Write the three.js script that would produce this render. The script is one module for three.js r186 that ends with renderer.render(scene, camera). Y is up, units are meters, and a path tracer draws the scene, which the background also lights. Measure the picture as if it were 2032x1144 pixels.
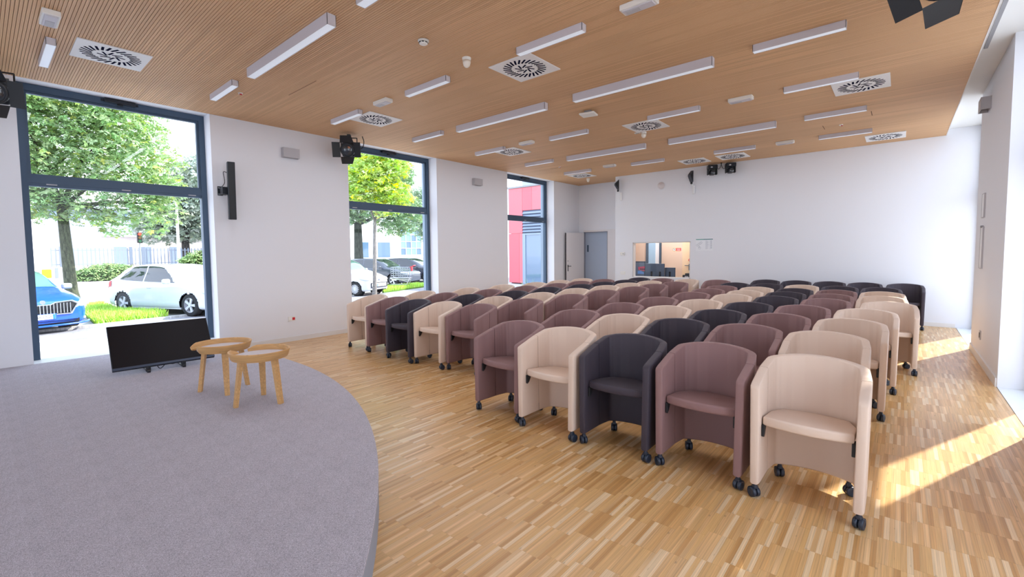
import * as THREE from 'three';
import { RoundedBoxGeometry } from 'three/addons/geometries/RoundedBoxGeometry.js';
import { mergeGeometries, mergeVertices, toCreasedNormals } from 'three/addons/utils/BufferGeometryUtils.js';
import { RectAreaLightUniformsLib } from 'three/addons/lights/RectAreaLightUniformsLib.js';

// ---------------------------------------------------------------- camera, sky, sun, exposure
const scene = new THREE.Scene();
const FULL_W = 2032, FULL_H = 1144, FOCAL = 903.38, CENTRE_Y = 551.518;
const PLATE_H = 2 * (FULL_H - CENTRE_Y);
const camera = new THREE.PerspectiveCamera(2 * Math.atan(PLATE_H / 2 / FOCAL) * 180 / Math.PI, FULL_W / PLATE_H, 0.05, 400);
camera.position.set(0, 1.52, 0);
camera.rotation.order = 'YXZ';
camera.rotation.set(-3.293744 * Math.PI / 180, 40.475977 * Math.PI / 180, -0.50732 * Math.PI / 180);
camera.setViewOffset(FULL_W, PLATE_H, 0, PLATE_H - FULL_H, FULL_W, FULL_H);

const renderer = new THREE.WebGLRenderer({ antialias: true });
renderer.toneMapping = THREE.LinearToneMapping;
renderer.toneMappingExposure = 2.65;
renderer.shadowMap.enabled = true;
RectAreaLightUniformsLib.init();

{ // hazy late-summer sky
  const w = 128, h = 64, d = new Float32Array(w * h * 4);
  for (let j = 0; j < h; j++) for (let i = 0; i < w; i++) {
    const e = Math.max(0, Math.sin(((j + 0.5) / h - 0.5) * Math.PI));
    const t = Math.pow(e, 0.6), c = Math.sin(i / w * Math.PI * 6 + e * 9) * Math.sin(e * 17 + i / w * Math.PI * 4) * 0.06;
    const o = (j * w + i) * 4;
    d[o] = 1.0 - 0.34 * t + c; d[o + 1] = 1.03 - 0.24 * t + c; d[o + 2] = 1.1 - 0.06 * t + c; d[o + 3] = 1;
  }
  const t = new THREE.DataTexture(d, w, h, THREE.RGBAFormat, THREE.FloatType);
  t.mapping = THREE.EquirectangularReflectionMapping; t.magFilter = THREE.LinearFilter; t.wrapS = THREE.RepeatWrapping; t.needsUpdate = true;
  scene.background = t; scene.environment = t; scene.backgroundIntensity = scene.environmentIntensity = 1.3;
}
const sun = new THREE.DirectionalLight(new THREE.Color(1, 0.93, 0.82), 4.0);
sun.name = 'sun';
sun.position.set(0.311, 0.616, -0.724).multiplyScalar(60);
sun.castShadow = true; sun.shadow.radius = 1.6; sun.shadow.mapSize.set(4096, 4096);
Object.assign(sun.shadow.camera, { left: -40, right: 40, top: 40, bottom: -40, near: 1, far: 160 });
scene.add(sun); scene.add(sun.target);
const LAMP = 10.5;            // strength of the ceiling light bars

// ---------------------------------------------------------------- helpers
let seed = 7;
const rnd = () => { seed = (seed * 1664525 + 1013904223) >>> 0; return seed / 4294967296; };
const rr = (a, b) => a + (b - a) * rnd();
const pick = (a) => a[Math.floor(rnd() * a.length)];
const used = new Map();
function numbered(name) {
  const n = used.get(name) ?? 0; used.set(name, n + 1);
  return n ? name + '_' + String(n).padStart(3, '0') : name;
}
function tag(o, label, category, group) {
  o.userData = { label, category };
  if (group) o.userData.group = group;
  return o;
}
function thing(name, label, category, [x, y, z] = [0, 0, 0], turn = 0, group) {
  const o = new THREE.Group(); o.name = numbered(name); scene.add(o);
  o.position.set(x, y, z); o.rotation.y = turn;
  return tag(o, label, category, group);
}
function tidy(g) {
  let r = g.index ? g.toNonIndexed() : g;
  for (const k of Object.keys(r.attributes)) if (!['position', 'normal', 'uv', 'color'].includes(k)) r.deleteAttribute(k);
  return r;
}
const merge = (list) => list.length === 1 ? list[0] : mergeGeometries(list.map((g) => { const t = tidy(g); if (!t.attributes.uv) t.setAttribute('uv', new THREE.BufferAttribute(new Float32Array(t.attributes.position.count * 2), 2)); return t; }));
function obj(name, geos, m, parent) {
  const o = new THREE.Mesh(merge([].concat(geos)), m);
  o.castShadow = o.receiveShadow = true;
  o.name = parent ? name : numbered(name);
  (parent ?? scene).add(o);
  if (parent) { // parts of one thing are numbered among themselves
    const n = parent.children.filter((c) => c !== o && (c.name === name || c.name.startsWith(name + '_0') || c.name.startsWith(name + '_1') || c.name.startsWith(name + '_2'))).length;
    if (n) o.name = name + '_' + String(n).padStart(3, '0');
  }
  return o;
}
function struct(name, geos, m, parent) {
  const o = obj(name, geos, m, parent);
  if (!parent) o.userData.kind = 'structure';
  return o;
}
function structGroup(name, pos = [0, 0, 0], turn = 0) {
  const o = new THREE.Group(); o.name = name; o.userData.kind = 'structure'; o.position.set(...pos); o.rotation.y = turn; scene.add(o); return o;
}
const bx = (x0, x1, y0, y1, z0, z1) => new THREE.BoxGeometry(x1 - x0, y1 - y0, z1 - z0).translate((x0 + x1) / 2, (y0 + y1) / 2, (z0 + z1) / 2);
const rbx = (w, h, d, r, x = 0, y = 0, z = 0, s = 2) => new RoundedBoxGeometry(w, h, d, s, r).translate(x, y, z);
const cyl = (r0, r1, h, n = 20, x = 0, y = 0, z = 0) => new THREE.CylinderGeometry(r0, r1, h, n).translate(x, y, z);
const cylX = (r0, r1, h, n, x, y, z) => new THREE.CylinderGeometry(r0, r1, h, n).rotateZ(Math.PI / 2).translate(x, y, z);
const cylZ = (r0, r1, h, n, x, y, z) => new THREE.CylinderGeometry(r0, r1, h, n).rotateX(Math.PI / 2).translate(x, y, z);
const V = (a) => new THREE.Vector3(...a);
const tube = (pts, r, n = 6, seg) => new THREE.TubeGeometry(new THREE.CatmullRomCurve3(pts.map(V)), seg ?? pts.length * 5, r, n);
function bar(a, b, r0, r1 = r0, n = 6) { // tapered rod from a to b
  const A = V(a), B = V(b), L = A.distanceTo(B);
  const g = new THREE.CylinderGeometry(r1, r0, L, n);
  g.applyQuaternion(new THREE.Quaternion().setFromUnitVectors(new THREE.Vector3(0, 1, 0), B.clone().sub(A).normalize()));
  return g.translate((A.x + B.x) / 2, (A.y + B.y) / 2, (A.z + B.z) / 2);
}
function prism(pts, depth, bevel = 0, steps = 1) { // outline in x-y, pulled along z, centred
  const s = new THREE.Shape(pts.map((p) => new THREE.Vector2(...p)));
  const g = new THREE.ExtrudeGeometry(s, { depth: depth - 2 * bevel, bevelEnabled: bevel > 0, bevelSize: bevel, bevelThickness: bevel, bevelOffset: -bevel, bevelSegments: 3, steps });
  return g.translate(0, 0, -(depth - 2 * bevel) / 2);
}
const lathe = (pts, n = 32) => new THREE.LatheGeometry(pts.map((p) => new THREE.Vector2(...p)), n);

// ---------------------------------------------------------------- textures (grain, weave and wear only)
function lattice(n, s) { const a = new Float32Array(n * n); let q = s; for (let i = 0; i < a.length; i++) { q = (q * 1664525 + 1013904223) >>> 0; a[i] = q / 4294967296; } return a; }
function noiseField(size, fx, fy, s) { // tileable value noise
  const L = 256, a = lattice(L, s), out = new Float32Array(size * size), sm = (t) => t * t * (3 - 2 * t);
  for (let y = 0; y < size; y++) for (let x = 0; x < size; x++) {
    const u = x / size * fx, v = y / size * fy, i = Math.floor(u), j = Math.floor(v), du = sm(u - i), dv = sm(v - j);
    const A = (p, q) => a[((q % fy) % L) * L + ((p % fx) % L)];
    out[y * size + x] = (A(i, j) * (1 - du) + A(i + 1, j) * du) * (1 - dv) + (A(i, j + 1) * (1 - du) + A(i + 1, j + 1) * du) * dv;
  }
  return out;
}
function texture(size, fn, srgb = true) {
  const d = new Uint8Array(size * size * 4);
  for (let i = 0; i < size * size; i++) { const c = fn(i, i % size, Math.floor(i / size)).map((v) => Math.max(0, Math.min(255, v))); d[i * 4] = c[0]; d[i * 4 + 1] = c[1]; d[i * 4 + 2] = c[2]; d[i * 4 + 3] = 255; }
  const t = new THREE.DataTexture(d, size, size); t.wrapS = t.wrapT = THREE.RepeatWrapping; t.magFilter = THREE.LinearFilter; t.minFilter = THREE.LinearMipmapLinearFilter;
  if (srgb) t.colorSpace = THREE.SRGBColorSpace; t.needsUpdate = true; return t;
}
const grain = (() => { const n = 512, a = noiseField(n, 4, 128, 3), b = noiseField(n, 8, 256, 9), c = noiseField(n, 3, 20, 21), k = noiseField(n, 14, 14, 5);
  return texture(n, (i) => { const v = 234 + 22 * (a[i] - 0.5) + 24 * (b[i] - 0.5) + 26 * (c[i] - 0.5) - (k[i] > 0.93 ? (k[i] - 0.93) * 700 : 0); return [v, v * 0.985, v * 0.965]; }); })();
const grainPlain = (() => { const n = 512, a = noiseField(n, 4, 128, 13), b = noiseField(n, 8, 256, 19), c = noiseField(n, 3, 20, 23);
  return texture(n, (i) => { const v = 236 + 14 * (a[i] - 0.5) + 16 * (b[i] - 0.5) + 12 * (c[i] - 0.5); return [v, v * 0.985, v * 0.965]; }); })();
const speckle = (() => { const n = 512, a = noiseField(n, 256, 256, 31), b = noiseField(n, 128, 128, 37), c = noiseField(n, 5, 5, 41);
  return texture(n, (i) => { const v = 208 + 84 * (a[i] - 0.5) + 56 * (b[i] - 0.5) + 5 * (c[i] - 0.5); return [v, v, v]; }); })();
const hide = (() => { const n = 256, a = noiseField(n, 128, 128, 51), b = noiseField(n, 60, 60, 53), c = noiseField(n, 6, 6, 57);
  return texture(n, (i) => { const v = 128 + 60 * (a[i] - 0.5) + 60 * (b[i] - 0.5) + 40 * (c[i] - 0.5); return [v, v, v]; }, false); })();
const tarmac = (() => { const n = 512, a = noiseField(n, 250, 250, 61), b = noiseField(n, 40, 40, 67), c = noiseField(n, 6, 6, 71);
  return texture(n, (i) => { const v = 205 + 60 * (a[i] - 0.5) + 24 * (b[i] - 0.5) + 26 * (c[i] - 0.5); return [v, v, v]; }); })();
const bark = (() => { const n = 256, a = noiseField(n, 24, 8, 81), b = noiseField(n, 90, 40, 83);
  return texture(n, (i) => { const v = 180 + 90 * (a[i] - 0.5) + 60 * (b[i] - 0.5); return [v, v, v * 0.96]; }); })();
const rep = (t, x, y) => { const c = t.clone(); c.repeat.set(x, y); c.needsUpdate = true; return c; };
function canvas(w, h, draw) { const c = document.createElement('canvas'); c.width = w; c.height = h; draw(c.getContext('2d'), w, h); const t = new THREE.CanvasTexture(c); t.colorSpace = THREE.SRGBColorSpace; t.anisotropy = 8; return t; }

// ---------------------------------------------------------------- materials
const C = (r, g, b) => new THREE.Color(`rgb(${r},${g},${b})`);
const mat = (c, roughness = 0.6, more = {}) => new THREE.MeshPhysicalMaterial({ color: Array.isArray(c) ? C(...c) : c, roughness, metalness: 0, ...more });
const M = {
  wall: mat([234, 235, 240], 0.9), white: mat([238, 238, 238], 0.55), soffit: mat([236, 237, 236], 0.85), trim: mat([230, 228, 226], 0.6),
  frame: mat([66, 86, 108], 0.45, { metalness: 0.2 }), frameOut: mat([150, 166, 184], 0.5, { metalness: 0.1 }), black: mat([24, 26, 31], 0.5), blackMetal: mat([32, 36, 44], 0.42, { metalness: 0.3 }),
  castor: mat([38, 46, 60], 0.38), glass: mat([250, 253, 255], 0, { transmission: 1, thickness: 0, ior: 1.5, specularIntensity: 0.4 }),
  lampBody: mat([206, 202, 208], 0.5), diffuser: mat([225, 230, 240], 0.6, { emissive: new THREE.Color(0.8, 0.9, 1), emissiveIntensity: 0.12 }),
  plastic: mat([236, 234, 228], 0.4), grey: mat([150, 150, 154], 0.6), greyLight: mat([188, 186, 190], 0.6), chrome: mat([215, 218, 222], 0.2, { metalness: 1 }),
  slot: mat([12, 14, 44], 1, { specularIntensity: 0.1 }), red: mat([200, 24, 40], 0.45), carpet: mat([222, 216, 226], 1, { map: rep(speckle, 3.2, 3.2), bumpMap: rep(speckle, 3.2, 3.2), bumpScale: 0.002 }),
  stageSide: mat([150, 158, 172], 0.6), ceilWood: mat([236, 194, 150], 0.6, { map: grainPlain }), ceilBack: mat([120, 84, 58], 0.9),
  oak: mat([226, 178, 118], 0.5, { map: rep(grain, 1.2, 1.2) }), tableTop: mat([214, 208, 212], 0.5), screen: mat([22, 18, 22], 0.4, { specularIntensity: 0.35 }),
  tile: mat([232, 236, 236], 0.35), doorWhite: mat([228, 224, 224], 0.5), doorBlue: mat([170, 184, 204], 0.5), beige: mat([222, 198, 180], 0.7),
  monitor: mat([78, 92, 112], 0.45), lens: mat([40, 46, 54], 0.08, { clearcoat: 1 }), amber: mat([150, 96, 60], 0.3),
};

// ================================================================= THE ROOM
const XL = -8.045, CEIL = 3.647, ZB = -12.02, ZR = -12.827, XW = 0.585, XF = 0.844, REAR = 4.2, OUT = -8.5, ROUT = 1.19, TOPY = 3.665, SOF = 3.76;

// left wall: piers between three full-height windows
const leftWin = [[-0.385, -2.39], [-4.655, -6.83], [-9.27, -11.42]];
struct('wall_left', [bx(OUT, XL, -0.3, TOPY, leftWin[0][0], REAR + 0.3), bx(OUT, XL, -0.3, TOPY, leftWin[1][0], leftWin[0][1]), bx(OUT, XL, -0.3, TOPY, leftWin[2][0], leftWin[1][1]), bx(OUT, XL, -0.3, TOPY, ZR - 0.3, leftWin[2][1]),
  ...leftWin.map(([a, b]) => bx(OUT, XL, -0.3, 0, b, a)), bx(OUT, XL, TOPY, 4.2, ZR - 0.3, REAR + 0.3)], M.wall);
// back wall with the opening to the control room, and the recessed wall with the door
const CW = { x0: -5.775, x1: -4.155, y0: 0.78, y1: 1.753 }, XC = -6.31;
struct('wall_back', [bx(XC, CW.x0, 0, SOF, ZB - 0.18, ZB), bx(CW.x1, ROUT, 0, SOF, ZB - 0.18, ZB), bx(CW.x0, CW.x1, 0, CW.y0, ZB - 0.18, ZB), bx(CW.x0, CW.x1, CW.y1, SOF, ZB - 0.18, ZB), bx(XC, XC + 0.15, 0, SOF, ZR - 0.12, ZB - 0.18)], M.wall);
struct('wall_recess', [bx(XL, -7.86, 0, SOF, ZR - 0.12, ZR), bx(-6.998, XC, 0, SOF, ZR - 0.12, ZR), bx(-7.86, -6.998, 2.142, SOF, ZR - 0.12, ZR)], M.wall);
// right wall: piers between tall windows
const rightWin = [[-9.65, ZB], [-5.45, -7.15], [-0.85, -3.05], [3.5, 1.4]];
struct('wall_right', [bx(XF, ROUT, -0.3, SOF, -9.65, -7.15), bx(XF, ROUT, -0.3, SOF, -5.45, -3.05), bx(XF, ROUT, -0.3, SOF, -0.85, 1.4), bx(XF, ROUT, -0.3, SOF, 3.5, REAR + 0.3)], M.wall);
const rearWin = [[-7, -4.6], [-3.9, -1.5], [-1, 0.5]];
struct('wall_rear', [bx(OUT, -7, -0.3, 4.2, REAR, REAR + 0.3), bx(-4.6, -3.9, -0.3, 4.2, REAR, REAR + 0.3), bx(-1.5, -1, -0.3, 4.2, REAR, REAR + 0.3), bx(0.5, ROUT, -0.3, 4.2, REAR, REAR + 0.3), ...rearWin.map(([a, b]) => bx(a, b, 3.5, 4.2, REAR, REAR + 0.3))], M.wall);
struct('roof', bx(-8.55, 1.4, 3.8, 4.25, -14.9, 4.6), M.wall);
struct('ceiling_soffit', [bx(XW + 0.012, ROUT + 0.05, SOF, 3.8, ZB - 0.2, REAR + 0.3)], M.soffit);
struct('trim_1', bx(XW, XW + 0.012, CEIL - 0.004, SOF, ZB, REAR), M.trim);
struct('trim_2', [bx(0.64, 0.672, SOF - 0.014, SOF, -7.45, -2)], M.grey);
struct('baseboard_left', [bx(XL, XL + 0.012, 0, 0.08, -4.655, -2.46), bx(XL, XL + 0.012, 0, 0.08, -9.27, -6.83), bx(XL, XL + 0.012, 0, 0.08, ZR, -11.42)], M.trim);
struct('baseboard_back', [bx(XC, 0.83, 0, 0.08, ZB, ZB + 0.012)], M.trim);
struct('baseboard_right', [bx(XF - 0.016, XF, 0, 0.1, -9.64, -7.16), bx(XF - 0.016, XF, 0, 0.1, -5.44, -3.06)], M.trim);
struct('trim_3', rightWin.map(([a, b]) => bx(XF, ROUT, -0.02, 0.004, b, a)), M.tile);
struct('trim_4', [bx(OUT + 0.1, XL, 0, 0.2, leftWin[0][1], leftWin[0][0])], M.tile);

// windows: dark aluminium frame, transom, panes, actuator and vent clips
function windowUnit(n, w, top, glassAt, turn, pos, detail) {
  const g = structGroup('window_' + n, pos, turn), F = 0.075, h = w / 2; // local: x along the wall, z towards the room
  const fr = obj('frame', [bx(-h, h, top - 0.085, top, -0.09, 0), bx(-h, -h + F, 0, top - 0.085, -0.09, 0), bx(h - F, h, 0, top - 0.085, -0.09, 0), bx(-h + F, h - F, 0, 0.05, -0.09, 0)], M.frame, g);
  obj('transom', [bx(-h + F, h - F, 2.4, 2.525, -0.085, -0.008), bx(-h + F, h - F, 2.44, 2.49, -0.008, -0.002)], M.frame, g);
  obj('outer_frame', [bx(-h - 0.001, -h + 0.05, 0, top, -0.2, -0.092), bx(h - 0.05, h + 0.001, 0, top, -0.2, -0.092), bx(-h, h, top - 0.05, top, -0.2, -0.092)], M.frameOut, g);
  obj('sash', [bx(-h + F, h - F, 2.525, 2.555, -0.075, -0.02), bx(-h + F, h - F, top - 0.115, top - 0.085, -0.075, -0.02), bx(-h + F, -h + F + 0.03, 2.555, top - 0.115, -0.075, -0.02), bx(h - F - 0.03, h - F, 2.555, top - 0.115, -0.075, -0.02)], M.frame, g);
  const p = obj('pane', new THREE.PlaneGeometry(w - 2 * F - 0.06, top - 0.115 - 2.555).translate(0, (2.555 + top - 0.115) / 2, -0.05), M.glass, g);
  obj('pane', new THREE.PlaneGeometry(w - 2 * F, 2.35).translate(0, 1.225, -0.05), M.glass, g);
  if (detail) {
    const a = obj('actuator', [rbx(0.34, 0.05, 0.05, 0.012, 0, top - 0.03, 0.028), bx(-0.2, 0.2, top - 0.045, top - 0.015, 0, 0.012), bx(-0.03, 0.03, top - 0.075, top - 0.05, 0, 0.03)], M.blackMetal, g);
    for (const x of [-h + 0.28, 0.02, h - 0.2]) obj('drain_cap', rbx(0.1, 0.014, 0.008, 0.003, x, 2.432, -0.005), M.greyLight, g);
  }
  return g;
}
leftWin.forEach(([a, b], i) => windowUnit(i + 1, a - b, TOPY - 0.003, 0, Math.PI / 2, [XL - 0.27, 0, (a + b) / 2], true));
rightWin.forEach(([a, b], i) => windowUnit(i + 4, Math.abs(a - b) - 0.004, SOF - 0.002, 0, -Math.PI / 2, [XF + 0.235, 0.004, (a + b) / 2], false));
rearWin.forEach(([a, b], i) => windowUnit(i + 8, b - a - 0.004, 3.5, 0, Math.PI, [(a + b) / 2, 0, REAR + 0.15], false));

// ceiling: grooved oak slats, 24 mm apart, on a dark backing
{
  const g = structGroup('ceiling');
  obj('backing', bx(XL, XW, CEIL + 0.011, CEIL + 0.03, ZR, REAR), M.ceilBack, g);
  const PITCH = 0.02418, W = PITCH - 0.0036, T = 0.011, near = [], rest = [];
  // the slats are set in 2.4 m lengths; a few shades of oak
  const tones = [[1, 1, 1], [0.97, 0.95, 0.93], [1.03, 1.02, 1.0], [0.94, 0.92, 0.9]], variants = [];
  const slat = (x0, x1, v, z) => {
    const geo = bx(x0, x1, CEIL, CEIL + T, z - W / 2, z + W / 2), p = geo.attributes.position, uv = geo.attributes.uv, c = new Float32Array(p.count * 3);
    for (let i = 0; i < p.count; i++) { uv.setXY(i, p.getX(i) / 2.2 + v * 0.37, (p.getZ(i) - z) * 2 + v * 0.193); c.set(tones[v % 4], i * 3); }
    geo.setAttribute('color', new THREE.BufferAttribute(c, 3)); return geo;
  };
  M.ceilWood.vertexColors = true;
  for (let v = 0; v < 8; v++) variants.push(slat(XL + 0.004, XW, v, 0));
  const panelTone = [];
  let k = 0;
  for (let z = 1.25; z > ZR + 0.02; z -= PITCH, k++) {
    const inRecess = z < ZB - 0.001;
    const panel = Math.floor(k / 25); panelTone[panel] ??= Math.floor(rr(0, 8));
    const v = (panelTone[panel] + (rnd() < 0.3 ? 1 : 0)) % 8;
    if (z < 0.6 && near.length < 300 && !inRecess) { const m = new THREE.Mesh(variants[v], M.ceilWood); m.position.z = z; near.push(m); }
    else if (inRecess) rest.push(slat(XL + 0.004, XC, v, z)); else rest.push(slat(XL + 0.004, XW, v, z));
  }
  near.forEach((m, i) => { m.name = i ? 'slat_' + String(i).padStart(3, '0') : 'slat'; m.castShadow = m.receiveShadow = true; g.add(m); });
  obj('slat_field', rest, M.ceilWood, g).userData.kind = 'stuff';
  for (const [x0, x1, z] of [[-6.32, -5.55, -2.82], [-6.95, -6.6, -9.7], [-1.1, -1.09, -9.6], [-0.42, -0.41, -9.1]]) // joints of inspection panels
    obj('hatch_joint', bx(x0, x1, CEIL - 0.0008, CEIL + 0.002, z - (x1 - x0 < 0.1 ? 0.3 : 0.005), z + 0.005), M.ceilBack, g);
}

// floor: end-matched oak mosaic strips, 257 x 23 mm, running towards the back
{
  const g = structGroup('floor');
  obj('subfloor', bx(OUT, ROUT, -0.3, -0.0145, ZR - 0.1, REAR + 0.2), mat([120, 88, 60], 0.9), g);
  const L = 0.2575, W = 0.02335, T = 0.014;
  const floorMat = mat([255, 255, 255], 0.3, { vertexColors: true, map: grain });
  const palette = [[234, 189, 130], [230, 184, 124], [237, 193, 137], [227, 179, 118], [238, 197, 144], [233, 187, 126], [230, 186, 131], [214, 164, 103], [245, 215, 172], [235, 190, 128]].map((c) => C(...c));
  const strip = (ci, v) => {
    const geo = new THREE.BoxGeometry(W - 0.0003, T, L - 0.0004), p = geo.attributes.position, uv = geo.attributes.uv, c = new Float32Array(p.count * 3);
    for (let i = 0; i < p.count; i++) { if (p.getY(i) < 0) { p.setX(i, p.getX(i) * 0.98); } uv.setXY(i, p.getZ(i) * 0.9 + v * 0.29, p.getX(i) * 2.4 + v * 0.171); palette[ci].toArray(c, i * 3); }
    geo.setAttribute('color', new THREE.BufferAttribute(c, 3)); geo.translate(0, -T / 2, 0);
    const idx = geo.index.array; // leave out the underside
    geo.setIndex([...idx.slice(0, 18), ...idx.slice(24)]);
    return geo;
  };
  const variants = []; for (let i = 0; i < 40; i++) variants.push(strip(i % 10, i));
  const spots = [];
  for (let i = 0; XL + 0.012 + (i + 1) * W < XF; i++) {
    const x = XL + 0.012 + (i + 0.5) * W, phase = ((Math.floor(i / 6) * 7919) % 5) * 0.0515;
    for (let z = ZR + 0.0; z < REAR; z += L) {
      const zc = z + phase + L / 2 - 0.13;
      if (zc + L / 2 > REAR || zc - L / 2 < ZR) continue;
      const inStage = (x + 5.6) ** 2 + (zc - 3.485) ** 2 < 5.75 ** 2 || (x < -5.6 && zc > -2.3);
      if (inStage) continue;
      const w = rnd(), v = w < 0.05 ? 8 + 10 * Math.floor(rnd() * 4) : w < 0.12 ? 7 + 10 * Math.floor(rnd() * 4) : Math.floor(rnd() * 40);
      spots.push([x, zc, v]);
    }
  }
  const inv = new THREE.Matrix4(); camera.updateMatrixWorld(); inv.copy(camera.matrixWorld).invert();
  const q = new THREE.Vector3(), seen = (s) => { q.set(s[0], 0, s[1]).applyMatrix4(inv); const u = q.x / -q.z * FOCAL, v = -q.y / -q.z * FOCAL; return q.z < -0.3 && Math.abs(u) < 1016 && v < FULL_H - CENTRE_Y; };
  const order = spots.map((s, i) => [s[0] ** 2 + s[1] ** 2, i]).filter(([, i]) => seen(spots[i])).sort((a, b) => a[0] - b[0]).slice(0, 300).map((e) => e[1]);
  const single = new Set(order), pos = [], nor = [], uvs = [], col = [];
  const put = (s) => {
    const geo = variants[s[2]], p = geo.attributes.position, n = geo.attributes.normal, u = geo.attributes.uv, c = geo.attributes.color, idx = geo.index.array;
    for (const i of idx) { pos.push(p.getX(i) + s[0], p.getY(i), p.getZ(i) + s[1]); nor.push(n.getX(i), n.getY(i), n.getZ(i)); uvs.push(u.getX(i), u.getY(i)); col.push(c.getX(i), c.getY(i), c.getZ(i)); }
  };
  let n = 0;
  for (const i of order) {
    const m = new THREE.Mesh(variants[spots[i][2]], floorMat); m.position.set(spots[i][0], 0, spots[i][1]);
    m.name = n ? 'plank_' + String(n).padStart(3, '0') : 'plank'; n++; m.receiveShadow = m.castShadow = true; g.add(m);
  }
  spots.forEach((s, i) => { if (!single.has(i)) put(s); });
  const geo = new THREE.BufferGeometry();
  geo.setAttribute('position', new THREE.Float32BufferAttribute(pos, 3)); geo.setAttribute('normal', new THREE.Float32BufferAttribute(nor, 3));
  geo.setAttribute('uv', new THREE.Float32BufferAttribute(uvs, 2)); geo.setAttribute('color', new THREE.Float32BufferAttribute(col, 3));
  const f = obj('plank_field', geo, floorMat, g); f.userData.kind = 'stuff';
}

// stage: carpeted platform with a curved front
{
  const s = new THREE.Shape(), CX = -5.6, CZ = 3.485, R = 5.95, pts = [];
  for (let i = 0; i <= 64; i++) { const a = -Math.PI / 2 + (i / 64) * (Math.PI / 2 + 0.12); pts.push([CX + R * Math.cos(a), CZ + R * Math.sin(a)]); }
  s.moveTo(XL + 0.003, -REAR + 0.003); s.lineTo(XL + 0.003, -pts[0][1]); for (const p of pts) s.lineTo(p[0], -p[1]); s.lineTo(pts.at(-1)[0], -REAR + 0.003);
  const top = new THREE.ExtrudeGeometry(s, { depth: 0.012, bevelEnabled: true, bevelSize: 0.004, bevelThickness: 0.004, bevelOffset: -0.002, bevelSegments: 2 }).rotateX(-Math.PI / 2).translate(0, 0.184, 0);
  const p = top.attributes.position, uv = top.attributes.uv; for (let i = 0; i < p.count; i++) uv.setXY(i, p.getX(i), p.getZ(i));
  const side = new THREE.ExtrudeGeometry(s, { depth: 0.18, bevelEnabled: false }).rotateX(-Math.PI / 2);
  const st = thing('stage', 'low curved stage platform covered in grey carpet beside the windows', 'stage');
  obj('platform', side, M.stageSide, st);
  obj('carpet', top, M.carpet, st);
}

// ================================================================= CHAIRS
// a band swept along a path in plan: each station has position, outward normal, bottom, top, thickness
function sweepBand(st, cornerTop = 0.01) {
  const ring = (s) => {
    const h = s.th / 2, r = Math.min(cornerTop, h * 0.95), out = [], K = 4;
    const arc = (ct, cy, a0) => { for (let k = 0; k <= K; k++) { const a = a0 + (k / K) * Math.PI / 2; out.push([ct + r * Math.cos(a), cy + r * Math.sin(a)]); } };
    const rb = 0.008;
    arc(h - r, s.yt - r, 0); arc(-h + r, s.yt - r, Math.PI / 2);
    out.push([-h, s.yb + rb], [-h + rb, s.yb], [h - rb, s.yb], [h, s.yb + rb]);
    return out.map(([t, y]) => { const lean = s.lean * (y - 0.09); return [s.x + s.nx * (t + lean), y, s.z + s.nz * (t + lean)]; });
  };
  const rings = st.map(ring), n = rings[0].length, pos = [], idx = [];
  rings.forEach((r) => r.forEach((p) => pos.push(...p)));
  for (let i = 0; i + 1 < rings.length; i++) for (let j = 0; j < n; j++) { const a = i * n + j, b = i * n + (j + 1) % n, c = a + n, d = b + n; idx.push(a, b, c, b, d, c); }
  for (const [i, flip] of [[0, 0], [rings.length - 1, 1]]) {
    const m = [0, 0, 0]; rings[i].forEach((p) => p.forEach((v, k) => m[k] += v / n));
    const ci = pos.length / 3; pos.push(...m);
    for (let j = 0; j < n; j++) { const a = i * n + j, b = i * n + (j + 1) % n; flip ? idx.push(a, b, ci) : idx.push(b, a, ci); }
  }
  const g = new THREE.BufferGeometry(); g.setAttribute('position', new THREE.Float32BufferAttribute(pos, 3)); g.setIndex(idx);
  let vol = 0; // orient outwards
  for (let i = 0; i < idx.length; i += 3) { const [a, b, c] = [0, 1, 2].map((k) => pos.slice(idx[i + k] * 3, idx[i + k] * 3 + 3)); vol += a[0] * (b[1] * c[2] - b[2] * c[1]) - a[1] * (b[0] * c[2] - b[2] * c[0]) + a[2] * (b[0] * c[1] - b[1] * c[0]); }
  if (vol < 0) { for (let i = 0; i < idx.length; i += 3) [idx[i + 1], idx[i + 2]] = [idx[i + 2], idx[i + 1]]; g.setIndex(idx); }
  const r = toCreasedNormals(g, 0.75);
  const uv = new Float32Array(r.attributes.position.count * 2), p = r.attributes.position;
  for (let i = 0; i < p.count; i++) { uv[i * 2] = Math.atan2(p.getX(i), 0.12 - p.getZ(i)) * 0.5; uv[i * 2 + 1] = p.getY(i); }
  r.setAttribute('uv', new THREE.BufferAttribute(uv, 2));
  return r;
}
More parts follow.
